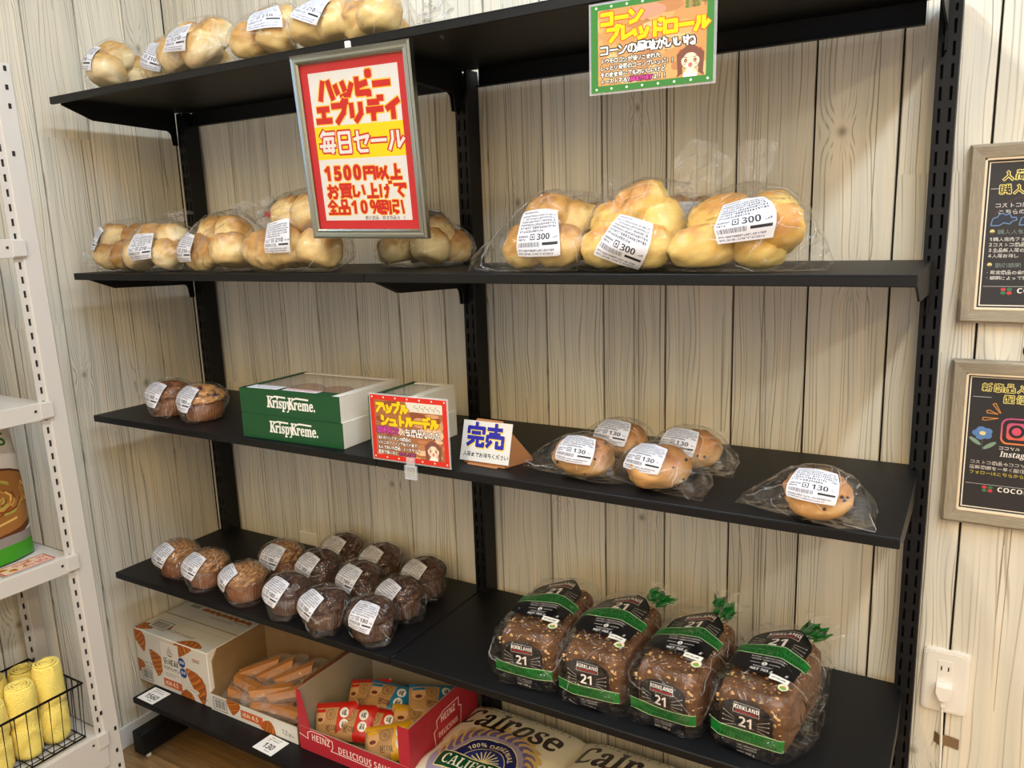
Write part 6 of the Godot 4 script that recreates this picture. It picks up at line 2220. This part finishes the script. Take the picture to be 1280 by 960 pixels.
# ---------------------------------------------------------------- goods on the white rack
func build_rack_goods():
	# wire basket on the low shelf
	var b = thing("wire_basket", "dark brown wire basket on the low shelf of the white rack", "basket", Vector3(0.09, 0.262, 0.745))
	var x0 := -0.105
	var x1 := 0.098
	var z0 := -0.152
	var z1 := 0.20
	var ht := 0.135
	var fl := 0.007
	var st := begin()
	tube(st, [Vector3(x0 - fl, ht, z0 - fl), Vector3(x1 + fl, ht, z0 - fl), Vector3(x1 + fl, ht, z1 + fl), Vector3(x0 - fl, ht, z1 + fl), Vector3(x0 - fl, ht, z0 - fl)], 0.0028, 8)
	part("rim", st, M.wire, b)
	st = begin()
	tube(st, [Vector3(x0, 0.003, z0), Vector3(x1, 0.003, z0), Vector3(x1, 0.003, z1), Vector3(x0, 0.003, z1), Vector3(x0, 0.003, z0)], 0.0022, 8)
	part("base_ring", st, M.wire, b)
	for i in 16:
		var z := lerpf(z0, z1, i / 15.0)
		st = begin()
		tube(st, [Vector3(x1 + fl, ht, z * 1.03), Vector3(x1, 0.003, z), Vector3(x0, 0.003, z), Vector3(x0 - fl, ht, z * 1.03)], 0.0013, 6)
		part("wire", st, M.wire, b)
	for i in 9:
		var x := lerpf(x0, x1, (i + 0.5) / 9.0)
		st = begin()
		tube(st, [Vector3(x, ht, z0 - fl), Vector3(x, 0.003, z0), Vector3(x, 0.003, z1), Vector3(x, ht, z1 + fl)], 0.0013, 6)
		part("wire", st, M.wire, b)
	# rolled yellow cloths
	var roll := func(s: int, h: float, r: float):
		return surf(32, 22, func(u, v):
			var a: float = u * TAU
			var k := 1.0
			var y := 0.0
			if v < 0.10:
				k = v / 0.10 * 0.96
				y = 0.0
			elif v > 0.82:
				var f: float = (v - 0.82) / 0.18
				k = cos(f * PI / 2) * 0.94 + 0.0
				y = h + 0.006 * sin(f * 9.0)
			else:
				var f: float = (v - 0.10) / 0.72
				y = h * f
				k = 1.0 - 0.16 * exp(-pow((f - 0.5) / 0.04, 2.0)) - 0.10 * pow(absf(f * 2.0 - 1.0), 8.0)
			k *= 1.0 + 0.06 * noise3(Vector3(cos(a), sin(a), v * 3.0), 1.1, s) + 0.03 * noise3(Vector3(cos(a) * 2, sin(a) * 2, v * 9.0), 1.2, s + 4)
			return Vector3(cos(a) * r * k, y, sin(a) * r * k), null, true, Vector3(0, h / 2, 0))
	var spots := [
		[0.132, -0.120, 0.180, 0.030, "at the right front corner of the wire basket, the tallest"], [0.134, -0.058, 0.160, 0.030, "in the front row of the basket, left of the tallest"], [0.133, 0.004, 0.146, 0.030, "in the front row of the basket, third from the right"], [0.132, 0.068, 0.150, 0.031, "in the front row of the basket, fourth from the right"], [0.130, 0.132, 0.150, 0.031, "in the front row of the basket at the picture edge"],
		[0.068, -0.100, 0.158, 0.030, "in the back row of the basket, just behind the tallest"], [0.066, -0.036, 0.166, 0.030, "in the back row of the basket, second from the right"], [0.064, 0.030, 0.162, 0.031, "in the back row of the basket, third from the right"], [0.064, 0.096, 0.160, 0.031, "in the back row of the basket at the picture edge"],
	]
	for i in spots.size():
		var q: Array = spots[i]
		var c = thing("cloth_roll", "rolled yellow cloth standing %s" % q[4], "cloth roll", Vector3(q[0], 0.2665, 0.745 + q[1]), i * 0.9, "rolled yellow cloths in the wire basket")
		partm("cloth", roll.call(i * 3, q[2], q[3]), M.cloth_yellow, c)
		var spiral := begin()
		var pts := []
		for k in 40:
			var f := k / 39.0
			pts.append(Vector3(cos(f * 15.0) * q[3] * (0.2 + 0.55 * f), q[2] + 0.0045, sin(f * 15.0) * q[3] * (0.2 + 0.55 * f)))
		tube(spiral, pts, 0.0022, 5)
		part("rolled_edge", spiral, M.cloth_yellow, c)
	# printed pouch of noodles
	var c := Canvas.new(500, 720, Color(0.88, 0.87, 0.86))
	for i in 200:
		c.rect(0, i * 1.6, 500, 2, Color(0.88, 0.87, 0.86).lerp(Color(0.80, 0.76, 0.70), i / 200.0))
	c.oval(300, 420, 270, 190, Color(0.36, 0.20, 0.11))
	c.oval(300, 408, 255, 165, Color(0.60, 0.40, 0.20))
	var g := RandomNumberGenerator.new()
	g.seed = 3
	for i in 60:
		var a := g.randf() * TAU
		var rr := g.randf_range(20, 200)
		c.path([Vector2(300 + cos(a) * rr, 400 + sin(a) * rr * 0.6), Vector2(300 + cos(a + 0.5) * rr, 400 + sin(a + 0.5) * rr * 0.6), Vector2(300 + cos(a + 0.9) * rr * 0.9, 400 + sin(a + 0.9) * rr * 0.5)], 11, [Color(0.86, 0.70, 0.38), Color(0.74, 0.52, 0.24), Color(0.50, 0.26, 0.12), Color(0.62, 0.62, 0.28)][i % 4], true)
	c.rect(0, 585, 500, 60, Color(0.55, 0.52, 0.49))
	c.rect(0, 635, 500, 85, Color(0.25, 0.58, 0.13))
	latin(c, "NOODLES", 40, 130, 90, Color(0.20, 0.45, 0.12), "sans_bold")
	var pm := print_mat(c.tex(), 0.25)
	var t = thing("noodle_pouch", "standing printed pouch with a bowl of noodles on the white rack", "pouch", Vector3(0.085, 0.7005, 0.690), PI / 2 + 0.05)
	for s in [1.0, -1.0]:
		var m := surf(20, 24, func(u, v):
			var x: float = (u * 2.0 - 1.0) if s > 0 else (1.0 - u * 2.0)
			var k := sqrt(maxf(0.0, 1.0 - pow(absf(x), 2.5)))
			var f: float = 1.0 - v
			return Vector3(x * (0.105 - 0.02 * pow(f, 4.0)), f * 0.30, s * k * (0.042 * (1.0 - 0.86 * f) + 0.012 * sin(PI * f)) + 0.002 * noise3(Vector3(u * 5, v * 6, s), 1.0, 3)), null, true, Vector3(0, 0.15, -s * 0.4))
		partm("printed_face" if s > 0 else "back_face", m, pm, t)
	c = Canvas.new(420, 200, Color(0.70, 0.16, 0.18))
	c.rect(14, 14, 392, 172, Color(0.86, 0.74, 0.62))
	for i in 7:
		croissant(c, 50 + i * 52, 60 + (i % 2) * 70, 70, 60, i * 0.6)
	jp2(c, "商品入荷", 120, 30, 62, 7, Color(0.75, 0.14, 0.16), Color(0.95, 0.90, 0.85), 7)
	jp2(c, "人気食品", 150, 108, 58, 7, Color(0.75, 0.14, 0.16), Color(0.95, 0.90, 0.85), 7)
	var o = lie(self, "shelf_card", 0.105, 0.050, print_mat(c.tex(), 0.4), Vector3(0.170, 0.7012, 0.652), PI / 2)
	tag(o, "red printed card lying on the front edge of the white rack shelf", "shelf card")
	o = lie(self, "price_card", 0.070, 0.042, price_card("280", "", Color(0.80, 0.90, 0.88)), Vector3(0.176, 0.7012, 0.752), PI / 2)
	tag(o, "pale green price card on the edge of the white rack shelf", "price card")
